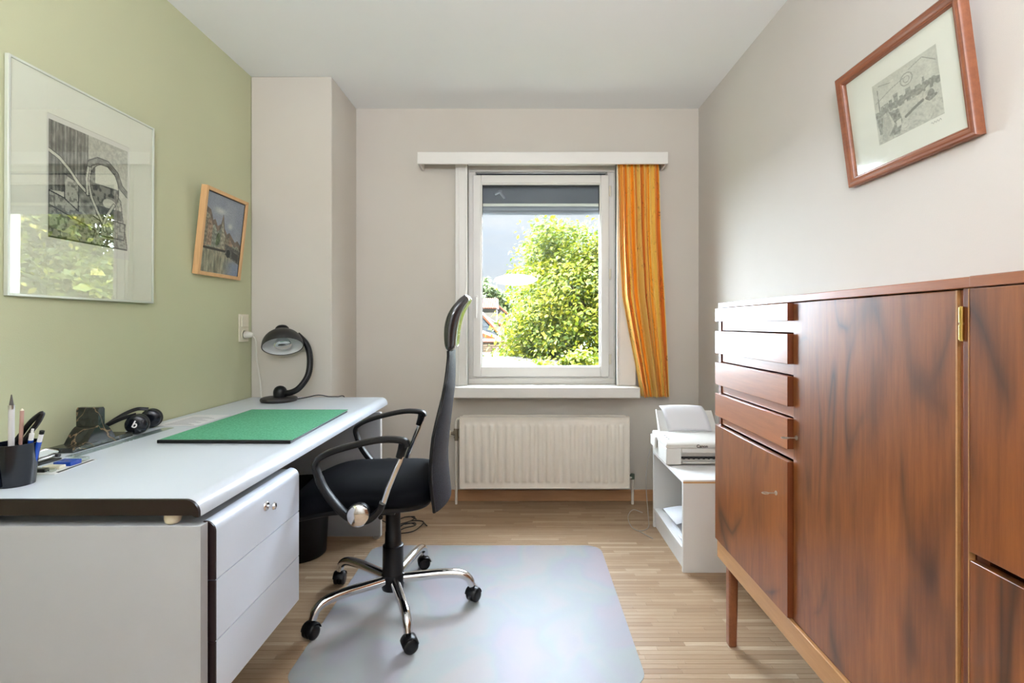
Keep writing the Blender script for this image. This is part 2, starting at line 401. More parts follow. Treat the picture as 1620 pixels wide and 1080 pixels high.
# curtain valance
va = tag(MB().box(-.643, .886, 3.10, 3.115, 2.101, 2.174).box(-.643, -.628, 3.115, YB-.001, 2.101, 2.174).box(.871, .886, 3.115, YB-.001, 2.101, 2.174).box(-.628, .871, 3.115, YB-.001, 2.162, 2.174)
     .build('curtain_valance', M['frame'], bevel=.003), 'long white wooden curtain valance across the window top', 'valance')
MB().box(-.62, .865, 3.165, 3.185, 2.142, 2.158).build('curtain_rail', M['white'], va, bevel=.002)

# curtain
def curtain():
    NZ, NU = 90, 260; z1, z0 = 2.138, .672; vs = []; us = []
    keyL = [(2.138, .592), (1.9, .600), (1.6, .606), (1.3, .622), (1.05, .668), (.85, .708), (.672, .741)]
    keyR = [(2.138, .846), (1.7, .852), (1.3, .872), (.95, .890), (.672, .905)]
    def interp(k, z):
        zz = [a_[0] for a_ in k][::-1]; xx = [a_[1] for a_ in k][::-1]; return float(np.interp(z, zz, xx))
    for i in range(NZ):
        z = z1+(z0-z1)*i/(NZ-1); xl, xr = interp(keyL, z), interp(keyR, z); t = i/(NZ-1)
        for j in range(NU):
            u = j/(NU-1)
            ph = u*2*PI*7.5 + .5*math.sin(u*9)+.35*math.sin(z*2.3+u*5)
            amp = .030*(1+.4*math.sin(u*13+1))*(.75+.25*t)
            yy = 3.168 + amp*math.sin(ph) + .008*math.sin(ph*2.3+z*1.5)*t
            xx = xl+(xr-xl)*(u + .012*math.sin(ph*2))
            if t < .03: yy = 3.172+(yy-3.172)*.6
            vs.append((xx, max(3.122, min(yy, 3.202)), z)); us.append((u, z))
    o = MB().grid(vs, NZ, NU).build('curtain', None, smooth='full', fix=False) if False else None
    mb_ = MB().grid(vs, NZ, NU)
    m = Mt('orange_striped_curtain_cloth')
    A = m.n('ShaderNodeAttribute'); A.attribute_name = 'cu'; sp = m.n('ShaderNodeSeparateXYZ'); m.l(A.outputs['Vector'], sp.inputs[0])
    u = sp.outputs[0]; v = sp.outputs[1]
    # irregular stripes across the cloth width
    cx = m.n('ShaderNodeCombineXYZ'); m.l(u, cx.inputs[0])
    st = m.noise(cx.outputs[0], 19, 2, .5)
    col = m.ramp(st, [(.34, srgb(252, 138, 10)), (.42, srgb(255, 158, 26)), (.46, srgb(255, 172, 42)), (.475, srgb(255, 214, 100)), (.53, srgb(255, 218, 110)), (.545, srgb(255, 172, 42)), (.62, srgb(253, 146, 16)), (.66, srgb(255, 206, 90)), (.70, srgb(252, 146, 16))])
    cx2 = m.n('ShaderNodeCombineXYZ'); m.l(m.math('MULTIPLY', u, 3.0), cx2.inputs[0]); m.l(m.math('MULTIPLY', v, 1.2), cx2.inputs[1])
    w = m.noise(cx2.outputs[0], 5.5, 4, .6, 1.2)
    ln = m.ramp(m.math('ABSOLUTE', m.math('SUBTRACT', w, .5)), [(0, (.8,.8,.8,1)), (.006, (.6,.6,.6,1)), (.014, (0,0,0,1))])
    mk = m.ramp(m.noise(cx2.outputs[0], 4.3, 2), [(.50, (0,0,0,1)), (.58, (1,1,1,1))])
    col = m.mix(m.math('MULTIPLY', ln, mk), col, srgb(150, 84, 20))
    m.set(Base_Color=col, Roughness=.55, Sheen=.2)
    tr = m.n('ShaderNodeBsdfTranslucent'); m.l(col, tr.inputs[0]); ms = m.n('ShaderNodeMixShader'); ms.inputs[0].default_value = .12
    m.l(m.b.outputs[0], ms.inputs[1]); m.l(tr.outputs[0], ms.inputs[2]); m.l(ms.outputs[0], m.out.inputs[0])
    o = mb_.build('curtain', m.m, smooth='full', fix=False)
    a_ = o.data.attributes.new('cu', 'FLOAT_VECTOR', 'POINT'); a_.data.foreach_set('vector', [q for (uu, zz) in us for q in (uu, zz, 0)])
    s_ = o.modifiers.new('thick', 'SOLIDIFY'); s_.thickness = .0015
    return tag(o, 'orange and yellow striped curtain gathered right of the window', 'curtain')
cu = curtain()

# ------------------------------------------------------------------ radiator
rad = thing('radiator', 'cream ribbed panel radiator under the windowsill', 'radiator', (.13, 3.14, .129))
def rad_panel():
    x0, x1, z0, z1, y = -.383, .647, .129, .561, 3.08
    n = 20; p = (x1-x0-.05)/n; NX = []; 
    for k in range(n):
        c = x0+.025+p*(k+.5)
        for d_ in (-.5, -.36, -.27, -.19, .19, .27, .36): NX.append((c+d_*p, 1 if abs(d_) < .2 else (.55 if abs(d_) < .3 else 0)))
    NX.append((x1-.025, 0)); NX = [(x0+.004, 0)]+NX+[(x1-.004, 0)]
    NZ = [z0+.004, z0+.02, z0+.032, z0+.036, z0+.042, z0+.05, z1-.06, z1-.052, z1-.046, z1-.042, z1-.02, z1-.004]
    HZ = [0, 0, 0, .25, .75, 1, 1, .75, .25, 0, 0, 0]
    vs = []
    for (x, h) in NX:
        for z, hz in zip(NZ, HZ): vs.append((x, y+.0065-.0075*h*hz, z))
    m = MB().grid(vs, len(NX), len(NZ))
    m.box(x0, x1, y+.0066, y+.03, z0, z1)
    m.box(x0, x0+.006, y, y+.0066, z0, z1).box(x1-.006, x1, y, y+.0066, z0, z1).box(x0, x1, y, y+.0066, z0, z0+.006).box(x0, x1, y, y+.0066, z1-.006, z1)
    return m
rad_panel().build('front_panel', M['rad'], rad, smooth=True)
MB().box(-.375, .64, 3.185, 3.205, .14, .556).build('rear_panel', M['rad'], rad, bevel=.005)
g = MB()
for k in range(46):
    x = -.37+k*1.0/45; g.box(x, x+.004, 3.112, 3.183, .50, .553)
g.box(-.375, .64, 3.111, 3.116, .52, .557).box(-.375, .64, 3.14, 3.144, .52, .556).box(-.375, .64, 3.162, 3.166, .52, .556)
g.build('top_grille', M['rad'], rad)
for xx in (-.35, .58): MB().box(xx, xx+.03, 3.205, YB-.001, .3, .5).build('wall_bracket', M['rad'], rad)
MB().tube(bez([(-.414, 3.172, .004), (-.414, 3.172, .25), (-.414, 3.172, .42)]), .0085, 10).tube(bez([(-.414, 3.172, .46), (-.414, 3.17, .51), (-.402, 3.16, .535), (-.376, 3.15, .54)]), .0085, 10).build('supply_pipe', M['rad'], rad, smooth=True)
MB().tube(bez([(.684, 3.172, .004), (.684, 3.172, .12), (.684, 3.172, .165)]), .0085, 10).tube([(.684, 3.172, .17), (.66, 3.16, .175), (.645, 3.15, .175)], .008).build('return_pipe', M['rad'], rad, smooth=True)
vv = MB().tube([(-.414, 3.172, .40), (-.414, 3.172, .475)], .013, 6).tube([(-.414, 3.172, .445), (-.455, 3.172, .445)], .010, 8).tube([(-.426, 3.172, .445), (-.434, 3.172, .445)], .015, 6).tube([(-.414, 3.172, .415), (-.414, 3.172, .425)], .016, 6).tube([(-.414, 3.172, .463), (-.414, 3.172, .473)], .016, 6).build('valve', plain('old_brass_fitting', srgb(128, 116, 98), .4, .7), rad, smooth=True)
MB().tube([(-.447, 3.172, .445), (-.452, 3.172, .445), (-.486, 3.172, .445), (-.490, 3.172, .445)], [.014, .018, .018, .014], 14).build('valve_knob', M['cream'], vv, smooth=True)
MB().tube([(.684, 3.172, .160), (.684, 3.172, .192)], .013, 8).tube([(.684, 3.172, .18), (.66, 3.165, .18)], .010, 8).build('lockshield_valve', plain('greenish_valve', srgb(92, 104, 88), .5, .3), rad, smooth=True)

# ------------------------------------------------------------------ desk
DX1 = -.75
desk = thing('desk', 'white laminate office desk with maroon edge along the green wall', 'desk', (-1.13, 2.0, 0))
r_ = .034
prof = [(XL+.006, .684), (XL+.006, .72)] + [(DX1-r_+r_*math.sin(t), .72-r_+r_*math.cos(t)) for t in [k*PI/16 for k in range(0, 9)]] + [(DX1, .679), (DX1-.008, .679), (DX1-.016, .684)]
MB().prism(prof, 'y', 1.186, 2.822).build('desktop', M['desk'], desk, smooth=True)
prof2 = [(XL+.006, .683), (XL+.006, .7195)] + [(DX1-r_+(r_-.0004)*math.sin(t), .72-r_+(r_-.0004)*math.cos(t)) for t in [k*PI/16 for k in range(0, 9)]] + [(DX1-.0004, .679), (DX1-.008, .6785), (DX1-.016, .683)]
MB().prism(prof2, 'y', 1.178, 1.186).build('end_edging', M['maroon'], desk, smooth=True)
MB().box(XL+.006, DX1-.004, 1.188, 1.212, .0, .655).build('end_panel', M['deskp'], desk, bevel=.0015)
MB().box(XL+.006, -.748, 2.668, 2.69, .012, .662).build('end_panel', M['deskp'], desk, bevel=.0015)
MB().box(-.748, -.744, 2.667, 2.691, .012, .662).build('edging', M['white'], desk, bevel=.001)
for (x, y) in ((-.828, 1.205), (-1.285, 1.205), (-.80, 2.679), (-1.4, 2.679)):
    MB().lathe([(.010, 0), (.016, .005), (.018, .012), (.018, .0285 if y < 2 else .0235)], (x, y, .655 if y < 2 else .66), n=20).build('spacer_peg', M['cream'], desk, smooth=True)
MB().lathe([(.018, 0), (.018, .008), (.008, .012)], (-.77, 2.679, 0), n=16).build('levelling_foot', M['steel'], desk, smooth=True)
# pedestal
MB().box(XL+.01, -.765, 1.213, 1.232, .22, .65).box(XL+.01, -.765, 1.655, 1.671, .22, .65).box(XL+.01, -.765, 1.232, 1.655, .22, .24).box(XL+.01, -.765, 1.232, 1.655, .632, .65).box(XL+.01, XL+.03, 1.232, 1.655, .24, .632).build('pedestal_body', M['deskp'], desk, bevel=.001)
MB().box(DX1-.004, DX1-.001, 1.186, 1.213, 0, .655).build('edging', M['deskp'], desk)
fr_ = .026
for k, (z0, z1) in enumerate(((.5145, .655), (.3675, .5115), (.222, .3645))):
    if k == 0:
        out = [(-.764, z0), (-.735, z0)] + [(-.735-fr_+fr_*math.cos(t), z1-fr_+fr_*math.sin(t)) for t in [q*PI/16 for q in range(0, 9)]] + [(-.764, z1)]
    else: out = [(-.764, z0), (-.735, z0), (-.735, z1), (-.764, z1)]
    d_ = MB().prism(out, 'y', 1.222, 1.671).build('drawer', M['deskd'], desk, smooth=True)
    MB().prism([(p[0]+(-.0005 if p[0] > -.75 else 0), p[1]) for p in out], 'y', 1.217, 1.222).build('front_edging', M['maroon'], d_, smooth=True)
    MB().box(-1.42, -.765, 1.245, 1.64, z0+.02, z1-.03).build('drawer_box', M['deskp'], d_)
    if k == 0:
        MB().lathe([(.014, 0), (.014, .003), (.011, .006), (.008, .007)], (-.735, 1.455, .606), (1,0,0), 20).build('lock', M['chrome'], d_, smooth=True)
        MB().tube([(-.729, 1.455, .606), (-.715, 1.455, .606)], .004).lathe([(.003, 0), (.009, .002), (.011, .006), (.009, .011), (.004, .013)], (-.718, 1.455, .606), (1,.1,-.05), 18).build('knob', M['chrome'], d_, smooth=True)
MB().box(-1.1, -.80, 1.76, 2.11, .66, .681).box(-1.1, -.795, 1.76, 2.11, .656, .66).box(-.802, -.795, 1.755, 2.115, .654, .678).build('pull_out_tray', M['cream'], desk, bevel=.001)
for y in (2.28, 2.45): MB().box(-.85, -.80, y, y+.02, .668, .684).build('runner_bracket', M['steel'], desk)

# ------------------------------------------------------------------ things on the desk
DT = .7202
bl = thing('desk_folder', 'large green card desk folder with black underside on the white desk', 'folder', (-1.02, 2.04, DT))
mg = Mt('mottled_green_card'); mg.set(Base_Color=mg.ramp(mg.noise(mg.coord('World'), 150, 4, .7), [(.35, srgb(52, 138, 100)), (.65, srgb(98, 176, 138))]), Roughness=.7)
def quad(pts, z0, z1): return MB().prism(pts, 'z', z0, z1)
fp = [(-1.243, 1.735), (-.787, 1.728), (-.806, 2.348), (-1.252, 2.352)]
quad([(-1.241, 1.737), (-.789, 1.730), (-.808, 2.346), (-1.250, 2.350)], DT, DT+.005).build('back_cover', M['black'], bl, bevel=.0015)
quad([(-1.238, 1.74), (-.793, 1.734), (-.812, 2.343), (-1.247, 2.347)], DT+.005, DT+.009).build('paper_filling', M['paper'], bl)
quad(fp, DT+.009, DT+.0115).build('front_cover', mg.m, bl, bevel=.0008)
quad([(-1.2435, 1.729), (-.7865, 1.7225), (-.7868, 1.732), (-1.2435, 1.739)], DT+.001, DT+.0118).build('spine', M['black'], bl, bevel=.001)

# desk lamp
lx, ly = -1.28, 2.672
lamp = thing('desk_lamp', 'black gooseneck desk lamp with round dome shade on the desk', 'lamp', (lx, ly, DT))
MB().lathe([(.078, 0), (.088, .003), (.091, .011), (.088, .019), (.078, .023), (.02, .024)], (lx, ly, DT), n=40).build('base', M['blackm'], lamp, smooth=True)
MB().lathe([(.034, 0), (.034, .026), (.032, .037), (.026, .048), (.015, .056), (.004, .059)], (lx+.006, ly, DT+.023), n=24).build('joint', M['black'], lamp, smooth=True)
neck = bez([(lx+.02, ly, DT+.042), (lx+.065, ly, DT+.047), (lx+.105, ly+.01, DT+.072), (lx+.138, ly+.03, DT+.13), (lx+.142, ly+.05, DT+.20), (lx+.128, ly+.07, DT+.26), (lx+.105, ly+.078, DT+.305), (lx+.07, ly+.055, DT+.35)], 14)
MB().tube(neck, [.0155*(1+.05*(i % 2)) for i in range(len(neck))], 14).build('gooseneck', M['black'], lamp, smooth=True)
hc = Vector((lx+.022, ly-.005, DT+.292)); ax = Vector((-.24, .44, .87)).normalized()   # axis from opening up to the crown
R = .101
out = [(R*math.cos(t), R*.92*math.sin(t)) for t in [k*PI/2/14*.97 for k in range(15)]]
inn = [(R*.965*math.cos(t), R*.885*math.sin(t)) for t in [k*PI/2/14*.97 for k in range(14, -1, -1)]]
shd = MB().lathe([(R, -.006)]+out, hc, ax, 40).build('lamp_shade', M['blackm'], lamp, smooth=True)
# open the bottom: rebuild as a closed shell
bpy.data.objects.remove(shd)
shd = MB().lathe([(R*.965, -.006), (R, -.006)]+out+[(.001, R*.92)]+[(.001, R*.885)]+inn, hc, ax, 40, closed=True).build('lamp_shade', M['blackm'], lamp, smooth=True)
MB().lathe([(R*.960, -.004)]+[(R*.955*math.cos(t), R*.87*math.sin(t)) for t in [k*PI/2/10*.98 for k in range(1, 11)]]+[(.001, R*.86)]+[(R*.94*math.cos(t), R*.855*math.sin(t)) for t in [k*PI/2/10*.98 for k in range(10, -1, -1)]], hc, ax, 36, closed=True).build('shade_lining', M['white'], shd, smooth=True)
MB().lathe([(.034, 0), (.034, .012), (.028, .020), (.012, .024)], hc+ax*(R*.90), ax, 24).build('shade_cap', M['black'], lamp, smooth=True)
MB().lathe([(.012, .075), (.018, .055), (.032, .03), (.043, .010), (.044, .002), (.038, -.004), (.02, -.007), (.002, -.008)], hc, ax, 28).build('bulb', plain('silvered_bulb', (.8,.82,.84,1), .15, .85), lamp, smooth=True)
MB().tube(bez([(lx+.08, ly+.02, DT+.008), (lx+.12, ly+.06, DT+.012), (lx+.17, ly+.09, DT+.02), (lx+.22, ly+.105, DT+.010), (-1.02, 2.80, DT+.006), (-.99, 2.829, DT-.004), (-.985, 2.832, .6), (-.985, 2.835, .3)]), .0028, 8).build('cord', M['black'], lamp, smooth=True)

# pen cup
pc = Vector((-1.285, 1.29, DT))
cup = thing('pen_cup', 'round black plastic pen cup at the near end of the desk', 'pen holder', pc)
MB().lathe([(.037, 0), (.046, .104), (.047, .106), (.0445, .106), (.036, .004), (.001, .004), (.001, 0)], pc, n=40, closed=True).build('cup', M['cup'], cup, smooth=True)
MB().box(pc.x-.001, pc.x+.001, pc.y-.043, pc.y+.043, DT+.004, DT+.100).build('divider', M['cup'], cup)
def stick(name, label, cat, p0, p1, r, mat, parts=(), group=None):
    t = thing(name, label, cat, p0, group=group); p0, p1 = Vector(p0), Vector(p1)
    MB().tube([p0, p1], r, 10).build('barrel', mat, t, smooth=True)
    for (nm, a_, b, rr, mm) in parts:
        MB().tube([p0.lerp(p1, a_), p0.lerp(p1, b)], rr, 10).build(nm, mm, t, smooth=True)
    return t
b0 = lambda dx, dy: (pc.x+dx, pc.y+dy, DT+.006)
stick('letter_opener', 'tall pale paintbrush with dark pointed tip in the pen cup', 'brush', b0(.010, -.022), (pc.x+.013, pc.y-.024, .925), .0062, plain('pale_grey_lacquer', srgb(205, 203, 202), .35), [('tip', 1, 1.13, [.0045, .001], plain('dark_bristle', srgb(88, 82, 78), .7)), ('ferrule', .95, 1.0, .0065, M['steel'])]).name = 'paintbrush'
stick('pencil', 'rose brown pencil standing behind the pale brush in the cup', 'pencil', b0(-.004, .012), (pc.x+.004, pc.y+.012, .905), .0042, plain('rose_pencil_wood', srgb(188, 148, 136), .5), [('tip', 1, 1.03, [.004, .001], M['cream'])])
stick('ballpoint_pen', 'blue and white pen in the cup, nearer the brush', 'pen', b0(.012, .008), (pc.x+.036, pc.y+.002, .832), .0055, M['blue'], [('barrel_top', 1, 1.16, .005, M['white']), ('button', 1.16, 1.27, .0028, M['white'])], 'blue pens in the black cup')
stick('ballpoint_pen', 'blue pen with black top, rightmost in the cup', 'pen', b0(.018, .016), (pc.x+.050, pc.y+.010, .826), .0055, M['blue'], [('barrel_top', 1, 1.2, .005, M['white']), ('button', 1.2, 1.28, .0052, M['black'])], 'blue pens in the black cup')
stick('ballpoint_pen', 'blue pen cut off at the left photo edge', 'pen', b0(-.02, -.022), (pc.x-.031, pc.y-.024, .845), .0055, M['blue'], [('barrel_top', 1, 1.05, .005, M['cable_g'])], 'blue pens in the black cup')
sc = thing('scissors', 'black handled scissors standing in the pen cup', 'scissors', b0(-.010, .004))
MB().tube([b0(-.01, .004), (pc.x-.004, pc.y+.012, .815)], .004, 6).build('blade', M['steel'], sc)
MB().tube(bez([(pc.x-.026, pc.y+.0, .800), (pc.x-.012, pc.y+.02, .835), (pc.x+.016, pc.y+.024, .875), (pc.x+.038, pc.y+.03, .895), (pc.x+.028, pc.y+.03, .872), (pc.x+.012, pc.y+.024, .845), (pc.x-.004, pc.y+.014, .81)]), .0062, 8).build('handle', M['black'], sc, smooth=True)

# stapler, card with small oddments
stp = thing('stapler', 'chrome and black stapler behind the pen cup', 'stapler', (-1.40, 1.46, DT))
MB().prism([(1.425, DT), (1.53, DT), (1.53, DT+.005), (1.425, DT+.008)], 'x', -1.425, -1.385).build('base', M['black'], stp, bevel=.002)
MB().prism([(1.43, DT+.010), (1.525, DT+.012), (1.525, DT+.020), (1.43, DT+.016)], 'x', -1.421, -1.389).build('magazine', M['steel'], stp, bevel=.002)
MB().prism([(1.425, DT+.018), (1.53, DT+.020), (1.53, DT+.028), (1.49, DT+.044), (1.45, DT+.042), (1.425, DT+.026)], 'x', -1.418, -1.392).build('top_arm', M['chrome'], stp, bevel=.004)
MB().tube([(-1.43, 1.516, DT+.015), (-1.38, 1.516, DT+.015)], .005, 10).build('pivot', M['black'], stp, smooth=True)
cd = tag(quad([(-1.345, 1.372), (-1.262, 1.372), (-1.275, 1.525), (-1.355, 1.525)], DT, DT+.0012).build('card', M['white']), 'white card under the small oddments behind the pen cup', 'card')
ct = DT+.0014
MB().prism([(-1.275, 1.39), (-1.264, 1.385), (-1.2775, 1.52), (-1.285, 1.52)], 'z', DT+.0012, ct).build('dark_border', M['ink'], cd)
u1 = thing('usb_stick', 'black usb stick with clear cap on the white card', 'usb stick', (-1.315, 1.395, ct))
MB().box(-1.338, -1.303, 1.385, 1.402, ct, ct+.010).build('body', M['black'], u1, bevel=.002)
MB().box(-1.302, -1.282, 1.386, 1.401, ct+.001, ct+.009).build('cap', M['clear'], u1, bevel=.002)
tag(MB().box(-1.338, -1.29, 1.415, 1.438, ct, ct+.009).build('eraser', M['cream'], bevel=.002), 'pale eraser block between the usb stick and blue box', 'eraser')
bx = thing('cartridge_box', 'flat royal blue box on the white card', 'box', (-1.315, 1.47, ct))
MB().box(-1.337, -1.287, 1.448, 1.485, ct, ct+.012).build('body', M['blue'], bx, bevel=.0015)
MB().box(-1.3372, -1.2868, 1.475, 1.485, ct+.0002, ct+.0125).build('lid', M['blue'], bx, bevel=.001)
tag(MB().box(-1.334, -1.29, 1.492, 1.518, ct, ct+.011).build('memory_card_case', M['clear'], bevel=.002), 'small clear grey case behind the blue box', 'case')

# marble pen stand
mm_ = Mt('black_gold_marble'); g = mm_.coord('World')
wv = mm_.noise(g, 9, 3, .5, .8); ln = mm_.ramp(mm_.math('ABSOLUTE', mm_.math('SUBTRACT', wv, .5)), [(0, (1,1,1,1)), (.006, (.5,.5,.5,1)), (.016, (0,0,0,1))])
cl = mm_.ramp(mm_.noise(g, 30, 4), [(.3, srgb(18, 20, 20)), (.7, srgb(44, 46, 42))])
mm_.set(Base_Color=mm_.mix(mm_.math('MULTIPLY', ln, .7), cl, srgb(158, 130, 96)), Roughness=.18)
ms = thing('marble_bookend', 'dark veined marble bookend block on a long base by the green wall', 'bookend', (-1.455, 1.75, DT))
MB().box(-1.495, -1.413, 1.598, 1.845, DT, DT+.016).build('base', mm_.m, ms, bevel=.0015)
pr = [(1.648, DT+.016)] + [(1.695-.046*math.cos(t)**1.2 if t < 1.5 else 1.695, DT+.016+.05*math.sin(t)**2.2) for t in [k*PI/2/8 for k in range(9)]] + [(1.695, DT+.120), (1.700, DT+.127), (1.717, DT+.127), (1.722, DT+.120)] + [(1.722+.046*math.cos(t)**1.2, DT+.016+.05*math.sin(t)**2.2) for t in [k*PI/2/8 for k in range(8, -1, -1)]]
pr = [pr[0]]+pr[2:-1]+[pr[-1]]
MB().prism(pr, 'x', -1.488, -1.414).build('block', mm_.m, ms, bevel=.002)
# ruler
rl = tag(MB().box(-1.400, -1.360, 1.555, 1.985, DT, DT+.0025).build('ruler', M['clear'], bevel=.0008), 'long clear plastic ruler lying beside the marble base', 'ruler')
tk = MB()
for k in range(41): tk.box(-1.363-(.010 if k % 5 == 0 else .006), -1.363, 1.57+k*.01, 1.5705+k*.01, DT+.0025, DT+.0027)
tk.build('scale_marks', M['ink'], rl)
# headphones
hp = thing('headphones', 'black over-ear headphones lying behind the marble bookend', 'headphones', (-1.44, 1.93, DT))
fa = Vector((.35, -.93, .05)).normalized()
def earcup(c, logo):
    c = Vector(c)
    e_ = MB().lathe([(.010, .016), (.028, .015), (.034, .010), (.036, .002), (.034, -.006)], c, fa, 32).build('ear_cup', M['cup'], hp, smooth=True)
    MB().lathe([(.034, -.006), (.037, -.010), (.037, -.020), (.030, -.026), (.018, -.026)], c, fa, 32).build('ear_cushion', M['black'], e_, smooth=True)
    return e_
e1 = earcup((-1.418, 1.868, DT+.038), True); e2 = earcup((-1.452, 1.985, DT+.038), False)
MB().tube(bez([(-1.425, 1.875, DT+.072), (-1.45, 1.84, DT+.064), (-1.478, 1.80, DT+.045), (-1.492, 1.83, DT+.045), (-1.494, 1.90, DT+.066), (-1.487, 1.96, DT+.078), (-1.46, 1.985, DT+.074)]), .0055, 10, flat=(1.3, .6)).build('headband', M['black'], hp, smooth=True)
def text(body, name, size, mat, parent, co, rot, ext=.0004, local=True, bold=0):
    cu_ = bpy.data.curves.new(name, 'FONT'); cu_.body = body; cu_.size = size; cu_.extrude = ext; cu_.align_x = 'CENTER'; cu_.align_y = 'CENTER'; cu_.offset = bold
    cu_.materials.append(mat); o = bpy.data.objects.new(name, cu_); COL.objects.link(o); o.parent = parent
    bpy.context.view_layer.update()
    me_ = bpy.data.meshes.new_from_object(o.evaluated_get(bpy.context.evaluated_depsgraph_get())); bpy.data.objects.remove(o)
    o = bpy.data.objects.new(name, me_); COL.objects.link(o); o.parent = parent
    o.location = Vector(co)-wloc(parent); o.rotation_euler = rot; return o
q = fa.to_track_quat('Z', 'Y'); up_ = q.to_matrix().to_3x3()
lc = Vector((-1.418, 1.868, DT+.038))+fa*.0166
text('b', 'logo', .034, M['whiteink'], e1, lc, (Matrix.Rotation(math.radians(-25), 4, fa) @ q.to_matrix().to_4x4()).to_euler(), bold=.0006)
# papers at the wall
for i, (dx, dy, rz, lab) in enumerate(((0, 0, .03, 'printed sheet, top one beside the headphones'), (-.012, .03, -.04, 'white sheet sticking out under the printed sheet'))):
    z = DT+.0008*(2-i)-.0006
    p = [(-.085, -.10), (.075, -.10), (.075, .12), (-.085, .12)]
    pp = [(-1.372+dx+a_*math.cos(rz)-b*math.sin(rz), 2.12+dy+a_*math.sin(rz)+b*math.cos(rz)) for a_, b in p]
    s_ = tag(quad(pp, z, z+.0006).build('paper_sheet', M['paper']), lab, 'paper', 'papers by the green wall')
    if i == 0:
        tk = MB()
        for k in range(12): tk.box(-1.435, -1.32-.02*(k % 3), 2.04+k*.015, 2.044+k*.015, z+.0006, z+.0008)
        tk.build('printed_lines', plain('grey_ink', srgb(150, 150, 160), .6), s_)

# wall socket with plug and cable
so = thing('wall_socket', 'white switch and socket plate on the green wall above the desk', 'socket', (XL, 2.745, 1.10))
MB().box(XL, XL+.008, 2.70, 2.79, 1.03, 1.178).build('plate', M['cream'], so, bevel=.002)
MB().box(XL+.008, XL+.014, 2.712, 2.778, 1.11, 1.168).build('switch_rocker', M['cream'], so, bevel=.002)
MB().lathe([(.028, 0), (.028, .003), (.023, .003), (.022, -.006)], (XL+.008, 2.745, 1.068), (1,0,0), 24).build('socket_well', M['cream'], so, smooth=True)
pg = thing('power_cable', 'white plug and cable hanging from the wall socket to the desk', 'cable', (XL+.01, 2.745, 1.068))
MB().lathe([(.018, 0), (.019, .012), (.016, .03), (.009, .042), (.004, .045)], (XL+.012, 2.745, 1.068), (1,0,0), 20).build('plug', M['cable_w'], pg, smooth=True)
MB().tube(bez([(XL+.05, 2.745, 1.066), (XL+.068, 2.75, 1.03), (XL+.07, 2.755, .93), (XL+.082, 2.762, .83), (XL+.09, 2.766, DT+.003)]), .0038, 8).build('cord', M['cable_w'], pg, smooth=True)

# waste bin
tag(MB().lathe([(.118, 0), (.122, .004), (.142, .335), (.146, .338), (.146, .345), (.139, .345), (.116, .006), (.001, .006), (.001, 0)], (-1.095, 2.50, 0), n=48, closed=True).build('waste_bin', M['bin'], smooth=True), 'round black waste bin under the desk', 'bin')
# cables on floor
c1 = MB()
for (ox, oy, rr, sd) in ((-.62, 2.80, .07, 1), (-.67, 2.86, .05, 2), (-.64, 2.75, .045, 3)):
    c1.tube(bez([(ox+rr*(1+.3*math.sin(k*1.7+sd))*math.cos(k), oy+rr*1.3*math.sin(k+.3*sd), .005+.004*(k % 3)+.01*sd-.01) for k in range(0, 9)], 6), .003, 6)
c1.tube(bez([(-.70, 2.80, .01), (-.80, 2.9, .006), (-.9, 3.0, .006), (-.985, 2.84, .03), (-.99, 2.836, .3)]), .003, 6)
tag(c1.build('power_cable', M['black'], smooth=True), 'tangle of black cables on the floor behind the desk', 'cable')

# ------------------------------------------------------------------ floor mat
def rrect(x0, x1, y0, y1, r, n=8, sk=0):
    pts = []
    for cx_, cy_, a0 in ((x1-r, y1-r, 0), (x0+r, y1-r, 90), (x0+r, y0+r, 180), (x1-r, y0+r, 270)):
        for k in range(n+1):
            t = math.radians(a0+90*k/n); px, py = cx_+r*math.cos(t), cy_+r*math.sin(t)
            pts.append((px + sk*(y1-py)/(y1-y0)*(1 if px > 0 else 0), py))
    return pts
fm = Mt('frosted_clear_mat'); fm.t.nodes.remove(fm.b)
gN = fm.coord('World')
tint = fm.ramp(fm.noise(fm.coord('World', (1.3, 1, 1)), 3.2, 2, .5, .8), [(.3, srgb(226, 208, 222)), (.42, srgb(208, 210, 226)), (.52, srgb(206, 222, 220)), (.62, srgb(226, 218, 216)), (.75, srgb(212, 208, 226))])  # iridescent sheen of the plastic put into the colour as tint noise
tint = fm.mix(.45, tint, srgb(216, 216, 220))
d1 = fm.n('ShaderNodeBsdfDiffuse'); fm.l(tint, d1.inputs[0])
t1 = fm.n('ShaderNodeBsdfTransparent'); t1.inputs[0].default_value = (.93, .93, .93, 1)
g1 = fm.n('ShaderNodeBsdfGlossy'); g1.inputs['Roughness'].default_value = .36; g1.inputs[0].default_value = (.27, .27, .31, 1)
m1 = fm.n('ShaderNodeMixShader'); m1.inputs[0].default_value = .40; fm.l(t1.outputs[0], m1.inputs[1]); fm.l(d1.outputs[0], m1.inputs[2])
m2 = fm.n('ShaderNodeMixShader'); fm.l(schlick(fm, .04), m2.inputs[0]); fm.l(m1.outputs[0], m2.inputs[1]); fm.l(g1.outputs[0], m2.inputs[2]); fm.l(m2.outputs[0], fm.out.inputs[0])
b1 = fm.n('ShaderNodeBump'); b1.inputs['Strength'].default_value = .3; b1.inputs['Distance'].default_value = .0005; fm.l(fm.noise(gN, 400, 2), b1.inputs['Height']); fm.l(b1.outputs[0], g1.inputs['Normal'])
mp_ = rrect(-.754, .392, 1.575, 2.584, .075)
tag(MB().prism(mp_, 'z', .0004, .0028).build('floor_mat', fm.m, bevel=.0008), 'frosted clear plastic floor mat with rounded corners under the office chair', 'floor mat')
FZ = .003

